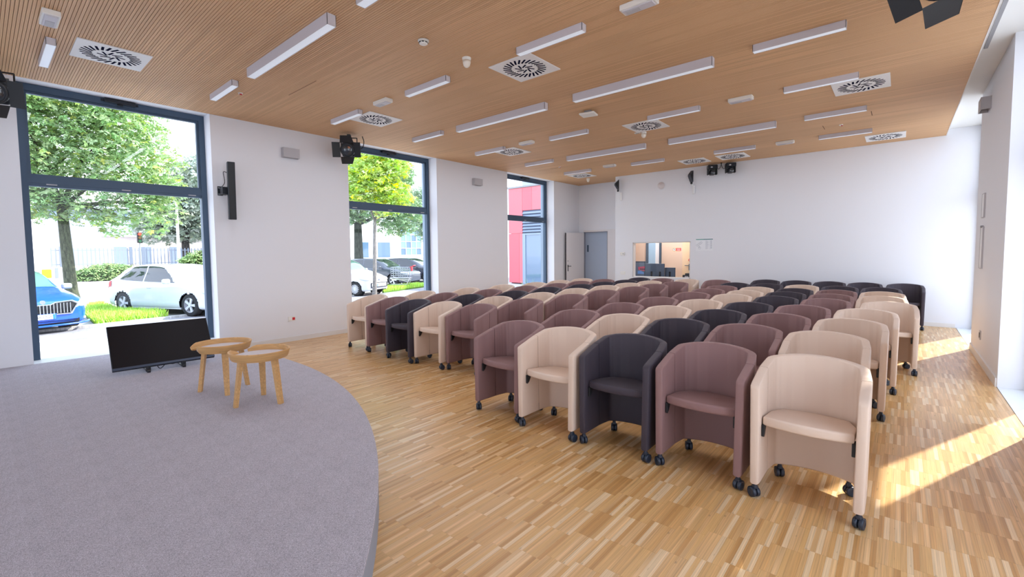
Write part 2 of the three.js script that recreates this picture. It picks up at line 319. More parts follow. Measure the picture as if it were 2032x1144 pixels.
// plan of the shell: straight arm, hinged side turning in, creased corner, shallow curved back
const halfPlan = new THREE.CurvePath();
const P2 = (x, z) => new THREE.Vector2(x, z);
halfPlan.add(new THREE.LineCurve(P2(0.254, 0), P2(0.254, -0.225)));
halfPlan.add(new THREE.QuadraticBezierCurve(P2(0.254, -0.225), P2(0.254, -0.25), P2(0.251, -0.27)));
halfPlan.add(new THREE.LineCurve(P2(0.251, -0.27), P2(0.2365, -0.37)));
halfPlan.add(new THREE.QuadraticBezierCurve(P2(0.2365, -0.37), P2(0.2325, -0.395), P2(0.208, -0.409)));
halfPlan.add(new THREE.QuadraticBezierCurve(P2(0.208, -0.409), P2(0.112, -0.462), P2(0, -0.462)));
const HALF = halfPlan.getLength();
function shellAt(s) { // s in metres along the right half from the front of the arm to the middle of the back
  const u = Math.min(1, s / HALF), p = halfPlan.getPointAt(u), t = halfPlan.getTangentAt(Math.min(0.9999, Math.max(0.0001, u)));
  const n = u > 0.9995 ? [0, -1] : [-t.y, t.x];
  return { x: p.x, z: p.y, nx: n[0], nz: n[1] };
}
const topAt = (s) => { // straight slope along the arm to the back corner, then a shallow arch
  const c = 0.405, slope = 0.7 + 0.119 * Math.min(s, c) / c, arch = s > c ? 0.019 * Math.sin((s - c) / (HALF - c) * Math.PI / 2) : 0;
  return slope + arch - 0.004 * Math.exp(-(((s - c) / 0.03) ** 2));
};
function shellPart(s0, s1, n, mirror, roundFront) {
  const st = [];
  for (let i = 0; i <= n; i++) {
    const s = s0 + (s1 - s0) * i / n, p = shellAt(s);
    st.push({ ...p, yb: 0.09, yt: topAt(s), th: 0.053, lean: 0.013 });
  }
  if (roundFront) { // soft front edge and corner
    const p = shellAt(0), f = [];
    for (const [d, th, dy] of [[0, 0.03, 0.022], [0.0025, 0.041, 0.014], [0.007, 0.0475, 0.007], [0.014, 0.05, 0.001]]) f.push({ ...shellAt(d), yb: 0.09 + (th < 0.04 ? 0.006 : 0), yt: topAt(d) - dy, th, lean: 0.013 });
    st.splice(0, 1, ...f);
  }
  if (mirror) for (const q of st) { q.x = -q.x; q.nx = -q.nx; }
  return st;
}
const SEAM = 0.235;
const sideR = sweepBand(shellPart(0, SEAM - 0.0024, 5, false, true)), sideL = sweepBand(shellPart(0, SEAM - 0.0024, 5, true, true));
const backG = (() => { const r = shellPart(SEAM + 0.0024, HALF, 26, false, false), l = shellPart(SEAM + 0.0024, HALF, 26, true, false); l.pop(); return sweepBand([...r, ...l.reverse()]); })();
const seatG = (() => {
  const s = new THREE.Shape(), hw = 0.224; // plan x, -z
  s.moveTo(-hw, 0.06); s.quadraticCurveTo(0, -0.04, hw, 0.06); s.lineTo(hw, 0.25); s.lineTo(0.185, 0.385); s.quadraticCurveTo(0.1, 0.435, 0, 0.437); s.quadraticCurveTo(-0.1, 0.435, -0.185, 0.385); s.lineTo(-hw, 0.25); s.closePath();
  const g = new THREE.ExtrudeGeometry(s, { depth: 0.03, bevelEnabled: true, bevelSize: 0.014, bevelThickness: 0.014, bevelOffset: -0.014, bevelSegments: 4, curveSegments: 14 });
  g.rotateX(-Math.PI / 2).translate(0, 0.014, 0); // top at 0.058
  const p = g.attributes.position; for (let i = 0; i < p.count; i++) p.setY(i, p.getY(i) + 0.449 + 0.1 * (p.getZ(i) + 0.05));
  const uv = g.attributes.uv; for (let i = 0; i < p.count; i++) uv.setXY(i, p.getX(i) * 1.2, p.getZ(i) * 1.2);
  g.computeVertexNormals(); return toCreasedNormals(g, 0.6);
})();
const castorG = (turn) => { // twin wheels under a round hood
  const w = [];
  for (const k of [-1, 1]) w.push(lathe([[0, -0.012], [0.024, -0.012], [0.0295, -0.008], [0.031, 0], [0.0295, 0.008], [0.025, 0.012], [0.014, 0.0125], [0.012, 0.0105], [0, 0.0105]], 22).rotateZ(-Math.PI / 2 * k).translate(k * 0.0135, 0.0315, 0));
  w.push(new THREE.CylinderGeometry(0.0335, 0.0335, 0.046, 22, 1, false, 2.2, 2.7).rotateZ(Math.PI / 2).translate(0, 0.0315, 0), cyl(0.012, 0.014, 0.03, 12, 0, 0.078, 0.006), rbx(0.03, 0.02, 0.03, 0.006, 0, 0.064, 0.004));
  return merge(w).rotateY(turn);
};
const bracketG = (s) => prism([[0, 0], [0.06, 0], [0.06, -0.012], [0.03, -0.06], [0.008, -0.075], [0, -0.07]], 0.016, 0.003).rotateY(Math.PI / 2).translate(s * 0.222, 0.452, -0.05);
const hideMap = rep(hide, 4, 4);
const leather = (c) => mat(c, 0.55, { bumpMap: hideMap, bumpScale: 0.0002, sheen: 0.25, sheenRoughness: 0.5, sheenColor: C(255, 240, 235), specularIntensity: 0.6 });
const HIDES = { cream: leather([220, 197, 179]), mauve: leather([142, 110, 108]), black: leather([66, 59, 68]) };
const SEAMS = { cream: mat([120, 98, 84], 0.8), mauve: mat([74, 54, 54], 0.8), black: mat([26, 24, 28], 0.8) };
function makeChair(color, label) {
  const t = thing('tub_chair', label, 'chair'), m = HIDES[color];
  obj('side_panel', sideL, m, t); obj('side_panel', sideR, m, t); obj('backrest', backG, m, t); obj('seat', seatG, m, t);
  for (const s of [-1, 1]) {
    obj('seat_bracket', bracketG(s), M.black, t);
    obj('hinge', rbx(0.006, 0.06, 0.006, 0.0015, s * 0.2315, 0.13, -SEAM), M.black, t);
    const strip = bx(s * 0.254 - 0.0235, s * 0.254 + 0.0235, 0.1, 0.74, -SEAM - 0.0023, -SEAM + 0.0023), sp = strip.attributes.position; for (let i = 0; i < sp.count; i++) sp.setX(i, sp.getX(i) + s * 0.013 * (sp.getY(i) - 0.09));
    obj('seam_strip', strip, SEAMS[color], t);
  }
  for (const [x, z, a] of [[-0.258, -0.032, 0.9], [0.258, -0.032, -0.25], [-0.19, -0.418, 0.5], [0.19, -0.418, -0.9]]) obj('castor', castorG(a).translate(x, 0.0, z), M.castor, t);
  return t;
}
const chairProto = {};
function placeChair(color, x, z, turn, label, group) {
  let c;
  if (!chairProto[color]) c = chairProto[color] = makeChair(color, label);
  else { c = chairProto[color].clone(); c.name = numbered('tub_chair'); scene.add(c); }
  c.position.set(x, 0, z); c.rotation.y = turn; c.userData = { label, category: 'chair', group };
}
const ORD = ['front', 'second', 'third', 'fourth', 'fifth', 'sixth', 'seventh', 'eighth', 'ninth'];
const SHADE = { cream: 'cream leather', mauve: 'mauve brown leather', black: 'black leather' };
// block beside the windows: columns from the window wall to the centre aisle
{
  const xs = { A: [-6.20, -6.09, -6.03, -5.95, -5.80, -5.89, -5.79], B: [-5.68, -5.65, -5.47, -5.43, -5.38, -5.40, -5.29], C: [-5.11, -5.08, -4.95, -4.96, -4.85, -4.90, -4.75, -4.84], D: [-4.65, -4.58, -4.48, -4.45, -4.31, -4.38, -4.26, -4.33], E: [-4.11, -4.05, -3.92, -3.89, -3.80, -3.72, -3.70, -3.84] };
  const zs = [-3.82, -4.78, -5.73, -6.76, -7.72, -8.62, -9.52, -10.6];
  const where = { A: 'next to the window wall', B: 'second from the window wall', C: 'in the middle column', D: 'second from the centre aisle', E: 'on the centre aisle' };
  const hues = { A: 'cream', B: 'mauve', C: 'black', D: 'cream', E: 'mauve' };
  const dz = { A: -0.02, B: 0.0, C: 0.05, D: 0.0, E: -0.06 };
  for (const k of 'ABCDE') xs[k].forEach((x, i) => {
    if (i === 7) return;
    const hue = i === 7 ? { C: 'black', D: 'mauve', E: 'cream' }[k] : hues[k];
    const mid = i < 7 ? (1.09 * xs.E[i] + 0.29 - 1.17 + 1.09 * xs.C[i] + 0.29) / 2 : -4.95, col = 'ABCDE'.indexOf(k) - 2;
    placeChair(hue, mid + col * 0.588 - (i === 0 ? 0.03 : 0), zs[i] + (i ? rr(-0.02, 0.02) : dz[k]), rr(-0.02, 0.02), `${SHADE[hue]} tub chair ${where[k]}, ${ORD[i]} row of the window block`, 'tub chairs of the block beside the windows');
  });
  [['C', 'black', -5.05], ['D', 'mauve', -4.45], ['E', 'cream', -3.85]].forEach(([k, hue, x]) => placeChair(hue, x, -10.58, 0, `${SHADE[hue]} tub chair ${where[k]}, eighth row of the window block`, 'tub chairs of the block beside the windows'));
}
// block beside the sunlit aisle
{
  const xt = { a: [-2.77, -2.64, -2.57, -2.44, -2.32, -2.32, -2.38], b: [-2.17, -2.12, -2.01, -1.91, -1.79, -1.80, -1.87], c: [-1.63, -1.54, -1.43, -1.34, -1.24, -1.25, -1.27], d: [-1.01, -0.93, -0.84, -0.79, -0.68, -0.71, -0.72], e: [-0.36, -0.33, -0.27, -0.22, -0.09, -0.16, -0.18] };
  const zt = [-3.42, -4.42, -5.31, -6.26, -7.29, -8.11, -8.93];
  const zf = [-3.02, -4.1, -5.09, -6.1, -7.16, -8.02, -8.88];
  const first = { a: [-2.81, -3.04], b: [-2.215, -2.99], c: [-1.61, -3.02], d: [-1.0, -3.04], e: [-0.386, -3.01] };
  const where = { a: 'on the centre aisle', b: 'second from the centre aisle', c: 'in the middle column', d: 'second from the sunlit aisle', e: 'on the sunlit aisle' };
  const hues = { a: 'mauve', b: 'cream', c: 'black', d: 'mauve', e: 'cream' };
  const G = 'tub chairs of the block beside the sunlit aisle';
  for (const k of 'abcde') xt[k].forEach((x, i) => {
    const ref = ((xt.c[i] + xt.d[i] - 0.6) / 2) * (zf[i] - 0.5) / zt[i] - 0.03, px = i ? ref + ('abcde'.indexOf(k) - 2) * 0.597 + (k === 'e' && i === 4 ? 0.07 : 0) : first[k][0], pz = i ? zf[i] + rr(-0.025, 0.025) : first[k][1];
    placeChair(hues[k], px, pz, k === 'a' && !i ? -0.04 : k === 'e' && !i ? 0.0 : rr(-0.015, 0.015), `${SHADE[hues[k]]} tub chair ${where[k]}, ${ORD[i]} row of the sunny block`, G);
  });
  const last = [['first', -2.41], ['second', -1.86], ['third', -1.33], ['fourth', -0.8], ['fifth', -0.26]];
  last.forEach(([n, x], i) => placeChair(i === 2 ? 'cream' : 'black', -1.42 + (i - 2) * 0.59, -9.86 + rr(-0.02, 0.02), rr(-0.015, 0.015), i === 2 ? 'cream leather tub chair among black ones, last row but one before the back wall' : `black leather tub chair, ${n} from the centre aisle in the last row but one`, G));
  [['first', -2.13], ['second', -1.6], ['third', -1.03], ['fourth', -0.5], ['fifth', 0.05]].forEach(([n, x], i) => placeChair('black', -1.12 + (i - 2) * 0.592 + (i === 4 ? 0.02 : 0), -11.24 + rr(-0.02, 0.02), rr(-0.015, 0.015), `black leather tub chair, ${n} from the centre aisle in the row against the back wall`, G));
  placeChair('mauve', -3.14, -10.62, 0.1, 'mauve brown leather tub chair standing alone in the centre aisle near the back wall', G);
}

// ================================================================= CEILING FITTINGS
const ROWN = ['first', 'second', 'third', 'fourth', 'fifth', 'sixth', 'seventh'];
function lampBar(x0, x1, z, h, label, long) {
  const w = long ? 0.085 : 0.075, L = x1 - x0, t = thing('ceiling_light_bar', label, 'ceiling light', [(x0 + x1) / 2, CEIL, z], 0, long ? 'long ceiling light bars' : 'short ceiling light bars');
  obj('housing', [bx(-L / 2, L / 2, -h, 0, -w / 2, -w / 2 + 0.004), bx(-L / 2, L / 2, -h, 0, w / 2 - 0.004, w / 2), bx(-L / 2, -L / 2 + 0.004, -h, 0, -w / 2, w / 2), bx(L / 2 - 0.004, L / 2, -h, 0, -w / 2, w / 2), bx(-L / 2 + 0.005, L / 2 - 0.005, -0.02, -0.001, -w / 2 + 0.005, w / 2 - 0.005)], M.lampBody, t);
  obj('diffuser', bx(-L / 2 + 0.004, L / 2 - 0.004, -h + 0.002, -h + 0.012, -w / 2 + 0.004, w / 2 - 0.004), M.diffuser, t);
  const l = new THREE.RectAreaLight(new THREE.Color(0.9, 0.97, 1.09), LAMP, L - 0.02, w - 0.012);
  l.rotation.x = -Math.PI / 2; l.position.set(0, -h - 0.004, 0); l.name = 'lamp_light'; t.add(l);
}
const rowsZ = [-0.57, -2.15, -3.79, -5.38, -7.02, -8.71, -10.39];
const SX = [[-6.97, -6.16], [-5.03, -4.22], [-3.12, -2.32], [-1.24, -0.45]], LX = [[-5.77, -3.92], [-3.45, -1.64]];
const SN = ['nearest the windows', 'second from the windows', 'second from the sunlit aisle', 'nearest the sunlit aisle'], LN = ['nearer the windows', 'nearer the sunlit aisle'];
rowsZ.forEach((z, r) => {
  const even = r % 2 === 0;
  if (even) SX.forEach(([a, b], i) => { if (r === 0 && i > 0) return; const d = r === 0 ? -0.22 : 0; lampBar(a + d, b + d, z, 0.07, `short light bar, ${SN[i]} in the ${ROWN[r]} lamp row from the stage`, false); });
  else {
    LX.forEach(([a, b], i) => lampBar(a, b, z, 0.1, `long light bar, ${LN[i]}, in the ${ROWN[r]} lamp row from the stage`, true));
    lampBar(SX[0][0] - (r === 1 ? 0.1 : 0), SX[0][1] - (r === 1 ? 0.1 : 0), z, 0.07, `short light bar beside the window wall in the ${ROWN[r]} lamp row from the stage`, false);
    if (r > 1) lampBar(SX[3][0], SX[3][1], z, 0.07, `short light bar beside the sunlit aisle in the ${ROWN[r]} lamp row from the stage`, false);
  }
});
// emergency lights between the bars
const EN = ['above the stage edge', 'over the front of the seating', 'over the middle of the seating', 'near the back wall'];
for (const [x, z, n, side] of [[-5.8, -0.52, 0, 'window side'], [-5.57, -3.78, 1, 'window side'], [-1.77, -3.78, 1, 'sunlit side'], [-5.57, -7.0, 2, 'window side'], [-1.77, -7.04, 2, 'sunlit side'], [-5.54, -10.24, 3, 'window side'], [-1.8, -10.43, 3, 'sunlit side']]) {
  const t = thing('emergency_light', `small boxy white emergency light on the ceiling ${EN[n]}, ${side}`, 'emergency light', [x, CEIL, z], 0, 'ceiling emergency lights');
  obj('case', rbx(0.31, 0.05, 0.12, 0.008, 0, -0.025, 0), M.plastic, t);
  obj('cover', rbx(0.27, 0.012, 0.09, 0.005, 0, -0.053, 0), M.lampBody, t);
  obj('reflector', rbx(0.13, 0.004, 0.06, 0.0015, -0.05, -0.0605, 0), M.greyLight, t);
}
// square swirl diffusers
const slotG = rbx(0.022, 0.004, 0.105, 0.0015), slotGs = rbx(0.02, 0.004, 0.09, 0.0015);
const VN = ['over the stage by the big window', 'over the front rows in the middle', 'over the front rows by the window wall', 'in the middle of the ceiling', 'beside the sunlit aisle at mid room', 'in the back corner by the sunlit aisle', 'in the back corner above the door', 'by the window wall at mid room', 'at the back wall left of the twin stage lights', 'at the back wall just above the twin stage lights'];
VN[8] = 'at the back wall just before the twin stage lights'; VN[9] = 'at the back wall beyond the twin stage lights';
[[-6.46, -1.03], [-3.38, -4.22], [-6.42, -4.22], [-3.37, -7.5], [-0.46, -7.56], [-0.29, -11.3], [-6.89, -11.14], [-6.35, -7.47], [-3.81, -11.2], [-2.97, -11.23]].forEach(([x, z], i) => {
  const t = thing('ceiling_vent', `square white swirl air vent ${VN[i]}`, 'air vent', [x, CEIL, z], 0, 'square ceiling air vents');
  obj('plate', rbx(0.595, 0.012, 0.595, 0.004, 0, -0.006, 0), M.white, t);
  const put = (g, r, a, tilt) => { const o = obj('slot', g, M.slot, t); o.position.set(r * Math.cos(a), -0.0115, r * Math.sin(a)); o.rotation.y = -a + Math.PI / 2 + tilt; };
  for (let k = 0; k < 26; k++) put(slotG, 0.2, k / 26 * Math.PI * 2, 0.42);
  for (let k = 0; k < 8; k++) put(slotGs, 0.072, k / 8 * Math.PI * 2 + 0.2, 0.5);
});
// small ceiling devices
{
  const t = thing('smoke_detector', 'round white smoke detector with dark slots on the wooden ceiling', 'smoke detector', [-3.71, CEIL, -3.01]);
  obj('base', lathe([[0, 0], [0.055, 0], [0.055, -0.012], [0.05, -0.018], [0, -0.018]].reverse(), 28), M.plastic, t);
  obj('cage', lathe([[0, -0.045], [0.03, -0.044], [0.042, -0.036], [0.044, -0.018], [0, -0.018]], 28), M.plastic, t);
  for (let k = 0; k < 8; k++) { const a = k / 8 * Math.PI * 2; const o = obj('slot', rbx(0.024, 0.009, 0.006, 0.002), M.black, t); o.position.set(0.0435 * Math.sin(a), -0.028, 0.0435 * Math.cos(a)); o.rotation.y = a; }
}
[[-3.69, -3.59, 'over the front rows in the middle of the ceiling'], [-3.58, -7.88, 'behind the vent in the middle of the ceiling'], [-7.04, -11.73, 'in the back corner above the door']].forEach(([x, z, w], i) => {
  const t = thing('motion_sensor', `white bulb-shaped motion sensor ${w}`, 'motion sensor', [x, CEIL, z], 0, 'ceiling motion sensors');
  obj('collar', cyl(0.05, 0.045, 0.03, 24, 0, -0.015, 0), M.plastic, t);
  obj('dome', lathe([[0, -0.105], [0.018, -0.1], [0.034, -0.085], [0.043, -0.055], [0.045, -0.03], [0, -0.03]], 24), mat([240, 232, 218], 0.35), t);
});
{
  const t = thing('sensor_plate', 'tiny white plate with dark grille beside the middle motion sensor', 'sensor', [-3.68, CEIL, -7.83]);
  obj('plate', rbx(0.1, 0.016, 0.06, 0.004, 0, -0.008, 0), M.plastic, t); obj('grille', bx(-0.035, 0.035, -0.0175, -0.0155, -0.015, 0.015), M.grey, t);
  const a = thing('wifi_access_point', 'white rounded wireless access point hanging just below the ceiling slats', 'access point', [-3.68, CEIL, -6.14], 0.2);
  obj('body', rbx(0.24, 0.03, 0.2, 0.014, 0, -0.05, 0, 4), M.plastic, a); obj('bracket', bx(-0.05, 0.05, -0.036, 0, -0.05, 0.05), M.grey, a);
  for (const [x, z, w] of [[-6.7, -2.36, 'beside the short light bar near the big window'], [-0.845, -9.71, 'at the back by the sunlit aisle'], [-6.61, -9.64, 'at the back by the window wall']]) {
    const s = thing('fire_indicator', `tiny white and red fire alarm indicator ${w}`, 'indicator', [x, CEIL, z], 0, 'fire alarm indicators');
    obj('base', cyl(0.03, 0.026, 0.016, 18, 0, -0.008, 0), M.plastic, s); obj('lens', rbx(0.02, 0.018, 0.03, 0.005, 0.012, -0.02, 0), M.red, s);
  }
}

// ================================================================= WALL DEVICES
function wallLight(name, label, pos, turn) {
  const t = thing(name, label, 'wall light', pos, turn, 'boxy wall lights');
  obj('box', [bx(-0.135, 0.135, -0.08, 0.08, 0, 0.008), bx(-0.135, 0.135, -0.08, 0.08, 0.092, 0.1), bx(-0.135, -0.129, -0.08, 0.08, 0.008, 0.092), bx(0.129, 0.135, -0.08, 0.08, 0.008, 0.092)], M.greyLight, t);
  obj('lamp_holder', [bx(-0.1, 0.1, -0.03, 0.03, 0.01, 0.07)], M.white, t);
}
wallLight('wall_light', 'grey boxy up and down wall light between the two nearest windows', [XL, 3.235, -3.56], Math.PI / 2);
wallLight('wall_light', 'grey boxy up and down wall light on the far window pier', [XL, 3.245, -8.09], Math.PI / 2);
wallLight('wall_light', 'grey boxy wall light high on the pier of the sunlit aisle', [XF, 3.42, -8.82], -Math.PI / 2);
{
  const t = thing('column_speaker', 'slim tall black column loudspeaker on a bracket beside the big window', 'loudspeaker', [XL, 2.49, -2.58], Math.PI / 2);
  const body = rbx(0.1, 0.87, 0.12, 0.008).rotateX(0.06).rotateY(-0.2).translate(-0.0, 0, 0.2); obj('cabinet', body, M.blackMetal, t);
  obj('grille', rbx(0.085, 0.84, 0.006, 0.002, 0, 0, 0.061).rotateX(0.06).rotateY(-0.2).translate(0, 0, 0.2), M.black, t);
  obj('bracket', [bx(-0.13, -0.06, -0.06, 0.08, 0, 0.012), bx(-0.11, -0.02, -0.05, 0.06, 0.01, 0.16)], M.blackMetal, t);
  for (const y of [-0.04, 0.055]) obj('bolt', cylZ(0.01, 0.01, 0.012, 12, -0.115, y, 0.014), M.chrome, t);
  obj('cable', tube([[-0.09, 0.06, 0.04], [-0.05, 0.13, 0.07], [-0.06, 0.3, 0.08], [-0.03, 0.28, 0.14]], 0.005), M.black, t);
}
{
  const s = thing('wall_socket', 'white double wall socket with one red insert low between the windows', 'socket', [XL, 0.393, -3.5], Math.PI / 2);
  obj('plate', rbx(0.12, 0.08, 0.012, 0.004, 0, 0, 0.006), M.plastic, s); obj('red_insert', rbx(0.045, 0.045, 0.006, 0.002, 0.03, 0, 0.013), M.red, s); obj('white_insert', rbx(0.045, 0.045, 0.006, 0.002, -0.025, 0, 0.013), M.white, s);
  const p = thing('wall_socket', 'small metal framed wall socket low on the pier by the sunlit aisle', 'socket', [XF, 0.36, -8.62], -Math.PI / 2);
  obj('plate', rbx(0.09, 0.12, 0.012, 0.004, 0, 0, 0.006), M.greyLight, p); obj('insert', rbx(0.05, 0.07, 0.006, 0.002, 0, 0, 0.013), M.black, p);
  for (const [n, lab, y, h] of [['notice_plate', 'upper pale narrow notice plate on the pier of the sunlit aisle', 2.09, 0.31], ['notice_plate', 'lower longer pale notice plate with clip on the sunlit aisle pier', 1.52, 0.55]]) {
    const q = thing(n, lab, 'notice plate', [XF, y, -8.88], -Math.PI / 2);
    obj('board', rbx(0.22, h, 0.014, 0.003, 0, 0, 0.007), M.white, q);
    obj('rim', [bx(-0.115, 0.115, h / 2, h / 2 + 0.008, 0, 0.018), bx(-0.115, 0.115, -h / 2 - 0.008, -h / 2, 0, 0.018), bx(-0.115, -0.107, -h / 2, h / 2, 0, 0.018), bx(0.107, 0.115, -h / 2, h / 2, 0, 0.018)], M.greyLight, q);
    if (h > 0.4) obj('clip', rbx(0.06, 0.03, 0.03, 0.006, 0, h / 2 + 0.012, 0.015), M.grey, q);
  }
}
// stage spotlights with barn doors: body along +z of the local frame
function barnSpot(label, pos, turn, pitch, k = 1, cable = true) {
  const t = thing('stage_spotlight', label, 'spotlight', pos, turn), h = new THREE.Matrix4().makeRotationX(pitch);
  const part = (n, gs, m) => { const o = obj(n, gs, m, t); o.geometry.applyMatrix4(h); o.geometry.scale(k, k, k); return o; };
  part('housing', [rbx(0.24, 0.26, 0.26, 0.03, 0, 0, -0.12, 3), cylZ(0.135, 0.13, 0.08, 28, 0, 0, 0.03), bx(-0.1, 0.1, 0.11, 0.15, -0.2, -0.04)], M.blackMetal);
  part('lens', lathe([[0, 0.03], [0.05, 0.026], [0.09, 0.012], [0.105, 0]].reverse(), 28).rotateX(Math.PI / 2).translate(0, 0, 0.06), M.lens);
  part('lamp_glint', lathe([[0, 0.006], [0.03, 0]].reverse(), 16).rotateX(Math.PI / 2).translate(0.03, 0.035, 0.083), M.amber);
  part('lens_ring', [new THREE.TorusGeometry(0.118, 0.014, 10, 32).translate(0, 0, 0.072)], M.black);
  const flap = (w0, w1, L, fold) => prism([[-w0, 0], [w0, 0], [w1, L], [-w1, L]], 0.004).rotateX(fold).translate(0, 0.13, 0.075);
  for (const [a, w0, w1] of [[0, 0.13, 0.1], [Math.PI, 0.13, 0.1], [Math.PI / 2, 0.14, 0.14], [-Math.PI / 2, 0.14, 0.14]]) part('barn_door', flap(w0, w1, 0.15, 0.5).rotateZ(a), M.black);
  const yk = obj('yoke', [bar([-0.15 * k, 0, -0.1 * k], [-0.15 * k, 0.25 * k, -0.1 * k], 0.009), bar([0.15 * k, 0, -0.1 * k], [0.15 * k, 0.25 * k, -0.1 * k], 0.009), bar([-0.15 * k, 0.25 * k, -0.1 * k], [0.15 * k, 0.25 * k, -0.1 * k], 0.009)], M.black, t);
  obj('clamp', [bar([0, 0.25 * k, -0.1 * k], [0, CEIL - pos[1], -0.1 * k], 0.01), bx(-0.03, 0.03, CEIL - pos[1] - 0.012, CEIL - pos[1], -0.1 * k - 0.03, -0.1 * k + 0.03)], M.black, t);
  if (cable) obj('cable', tube([[0.15 * k, 0.05, -0.2 * k], [0.22 * k, 0.08, -0.22 * k], [0.26 * k, 0.2 * k, -0.2 * k], [0.24 * k, CEIL - pos[1] - 0.01, -0.16 * k]], 0.008), M.black, t);
}
barnSpot('black stage spotlight with open barn doors hanging beside the second window', [-7.55, 3.36, -4.38], 0.82, 0.2, 0.92);
barnSpot('black stage spotlight with barn doors above the big window, cut by the frame', [-7.55, 3.31, -0.2], 1.35, 0.3, 0.98, false);
barnSpot('black stage spotlight with barn doors close overhead by the sunlit aisle', [0.16, 3.2, -3.95], -0.7, 0.45, 0.95);
// back wall: two wedge loudspeakers, twin moving heads, dome, thermostat, switches, plan
for (const [x, w] of [[-6.1, 'near the recess corner'], [-4.08, 'beside the twin stage lights']]) {
  const t = thing('wedge_loudspeaker', `small black wedge loudspeaker on a white arm ${w}`, 'loudspeaker', [x, 3.36, ZB], x < -5 ? -0.8 : -0.3), k = 0.58;
  obj('cabinet', prism([[0, -0.24], [0.06, -0.22], [0.2, 0.0], [0.2, 0.08], [0, 0.27]], 0.14, 0.008).scale(k, k, k).rotateY(-Math.PI / 2).translate(0, 0.03, 0.1), mat([66, 70, 80], 0.5), t);
  obj('grille', prism([[0.01, -0.2], [0.18, 0.0], [0.18, 0.07], [0.01, 0.23]], 0.004).scale(k, k, k).rotateY(-Math.PI / 2).translate(0.043, 0.03, 0.1), M.black, t);
  obj('joint', new THREE.SphereGeometry(0.03, 14, 10).translate(0, -0.13, 0.12), M.black, t);
  obj('arm', [bar([0, -0.14, 0.12], [0, -0.2, 0.05], 0.016), rbx(0.05, 0.22, 0.05, 0.01, 0, -0.29, 0.03)], M.white, t);
}
for (const [x, w] of [[-3.59, 'on the door side'], [-3.17, 'on the aisle side']]) {
  const t = thing('moving_head_light', `black moving head stage light of the twin pair, ${w}`, 'stage light', [x, 3.45, ZB + 0.2], 0.5, 'twin moving head lights');
  obj('base', rbx(0.22, 0.1, 0.2, 0.02, 0, 0.1, 0, 3), M.blackMetal, t);
  for (const s of [-1, 1]) obj('arm', rbx(0.035, 0.17, 0.11, 0.014, s * 0.095, 0, 0, 3), M.black, t);
  obj('head', [rbx(0.13, 0.13, 0.15, 0.035, 0, -0.03, 0, 3), cylZ(0.055, 0.06, 0.06, 22, 0, -0.04, 0.09)], M.blackMetal, t);
  obj('lens', lathe([[0, 0.012], [0.03, 0.008], [0.046, 0]].reverse(), 20).rotateX(Math.PI / 2).translate(0, -0.04, 0.12), M.lens, t);
  obj('badge', rbx(0.04, 0.03, 0.004, 0.001, -0.03, 0.09, 0.102), M.greyLight, t);
  obj('bracket', [bx(-0.03, 0.03, 0.06, 0.12, -0.2, -0.09)], M.black, t);
}
{
  const t = thing('light_cable', 'black cable drooping from the ceiling between the twin stage lights', 'cable', [-3.4, 3.55, ZB + 0.12]);
  obj('cord', [tube([[0, CEIL - 3.55, 0], [-0.01, 0.02, 0.01], [-0.05, -0.05, 0.02], [-0.075, -0.04, 0.05]], 0.006), tube([[0, CEIL - 3.55, 0], [0.01, 0.02, 0.01], [0.06, -0.06, 0.02], [0.095, -0.05, 0.05]], 0.006)], M.black, t);
  obj('gland', cyl(0.02, 0.02, 0.016, 14, 0, CEIL - 3.55 - 0.008, 0), M.black, t);
  const d = thing('wall_dome', 'pale round dome fitting high on the back wall', 'wall fitting', [-4.95, 3.26, ZB]);
  obj('dome', lathe([[0, 0.07], [0.05, 0.062], [0.09, 0.035], [0.1, 0]].reverse(), 28).rotateX(Math.PI / 2), mat([222, 214, 214], 0.6), d);
  obj('rim', new THREE.TorusGeometry(0.1, 0.008, 8, 32).translate(0, 0, 0.006), M.wall, d);
  const h = thing('thermostat', 'white thermostat box above the switches beside the control window', 'thermostat', [-6.07, 1.44, ZB]);
  obj('case', rbx(0.13, 0.085, 0.035, 0.008, 0, 0, 0.0175), M.plastic, h); obj('dial', cylZ(0.02, 0.02, 0.01, 16, 0.03, 0, 0.038), M.greyLight, h); obj('sensor', rbx(0.008, 0.012, 0.004, 0.001, -0.04, 0, 0.036), M.black, h);
  const s = thing('light_switch', 'white three-gang light switch plate below the thermostat', 'switch', [-6.06, 0.89, ZB]);
  obj('plate', rbx(0.14, 0.085, 0.012, 0.004, 0, 0, 0.006), M.plastic, s); for (const x of [-0.038, 0, 0.038]) obj('rocker', rbx(0.03, 0.05, 0.008, 0.002, x, 0, 0.014).rotateX(0.05), M.white, s);
}
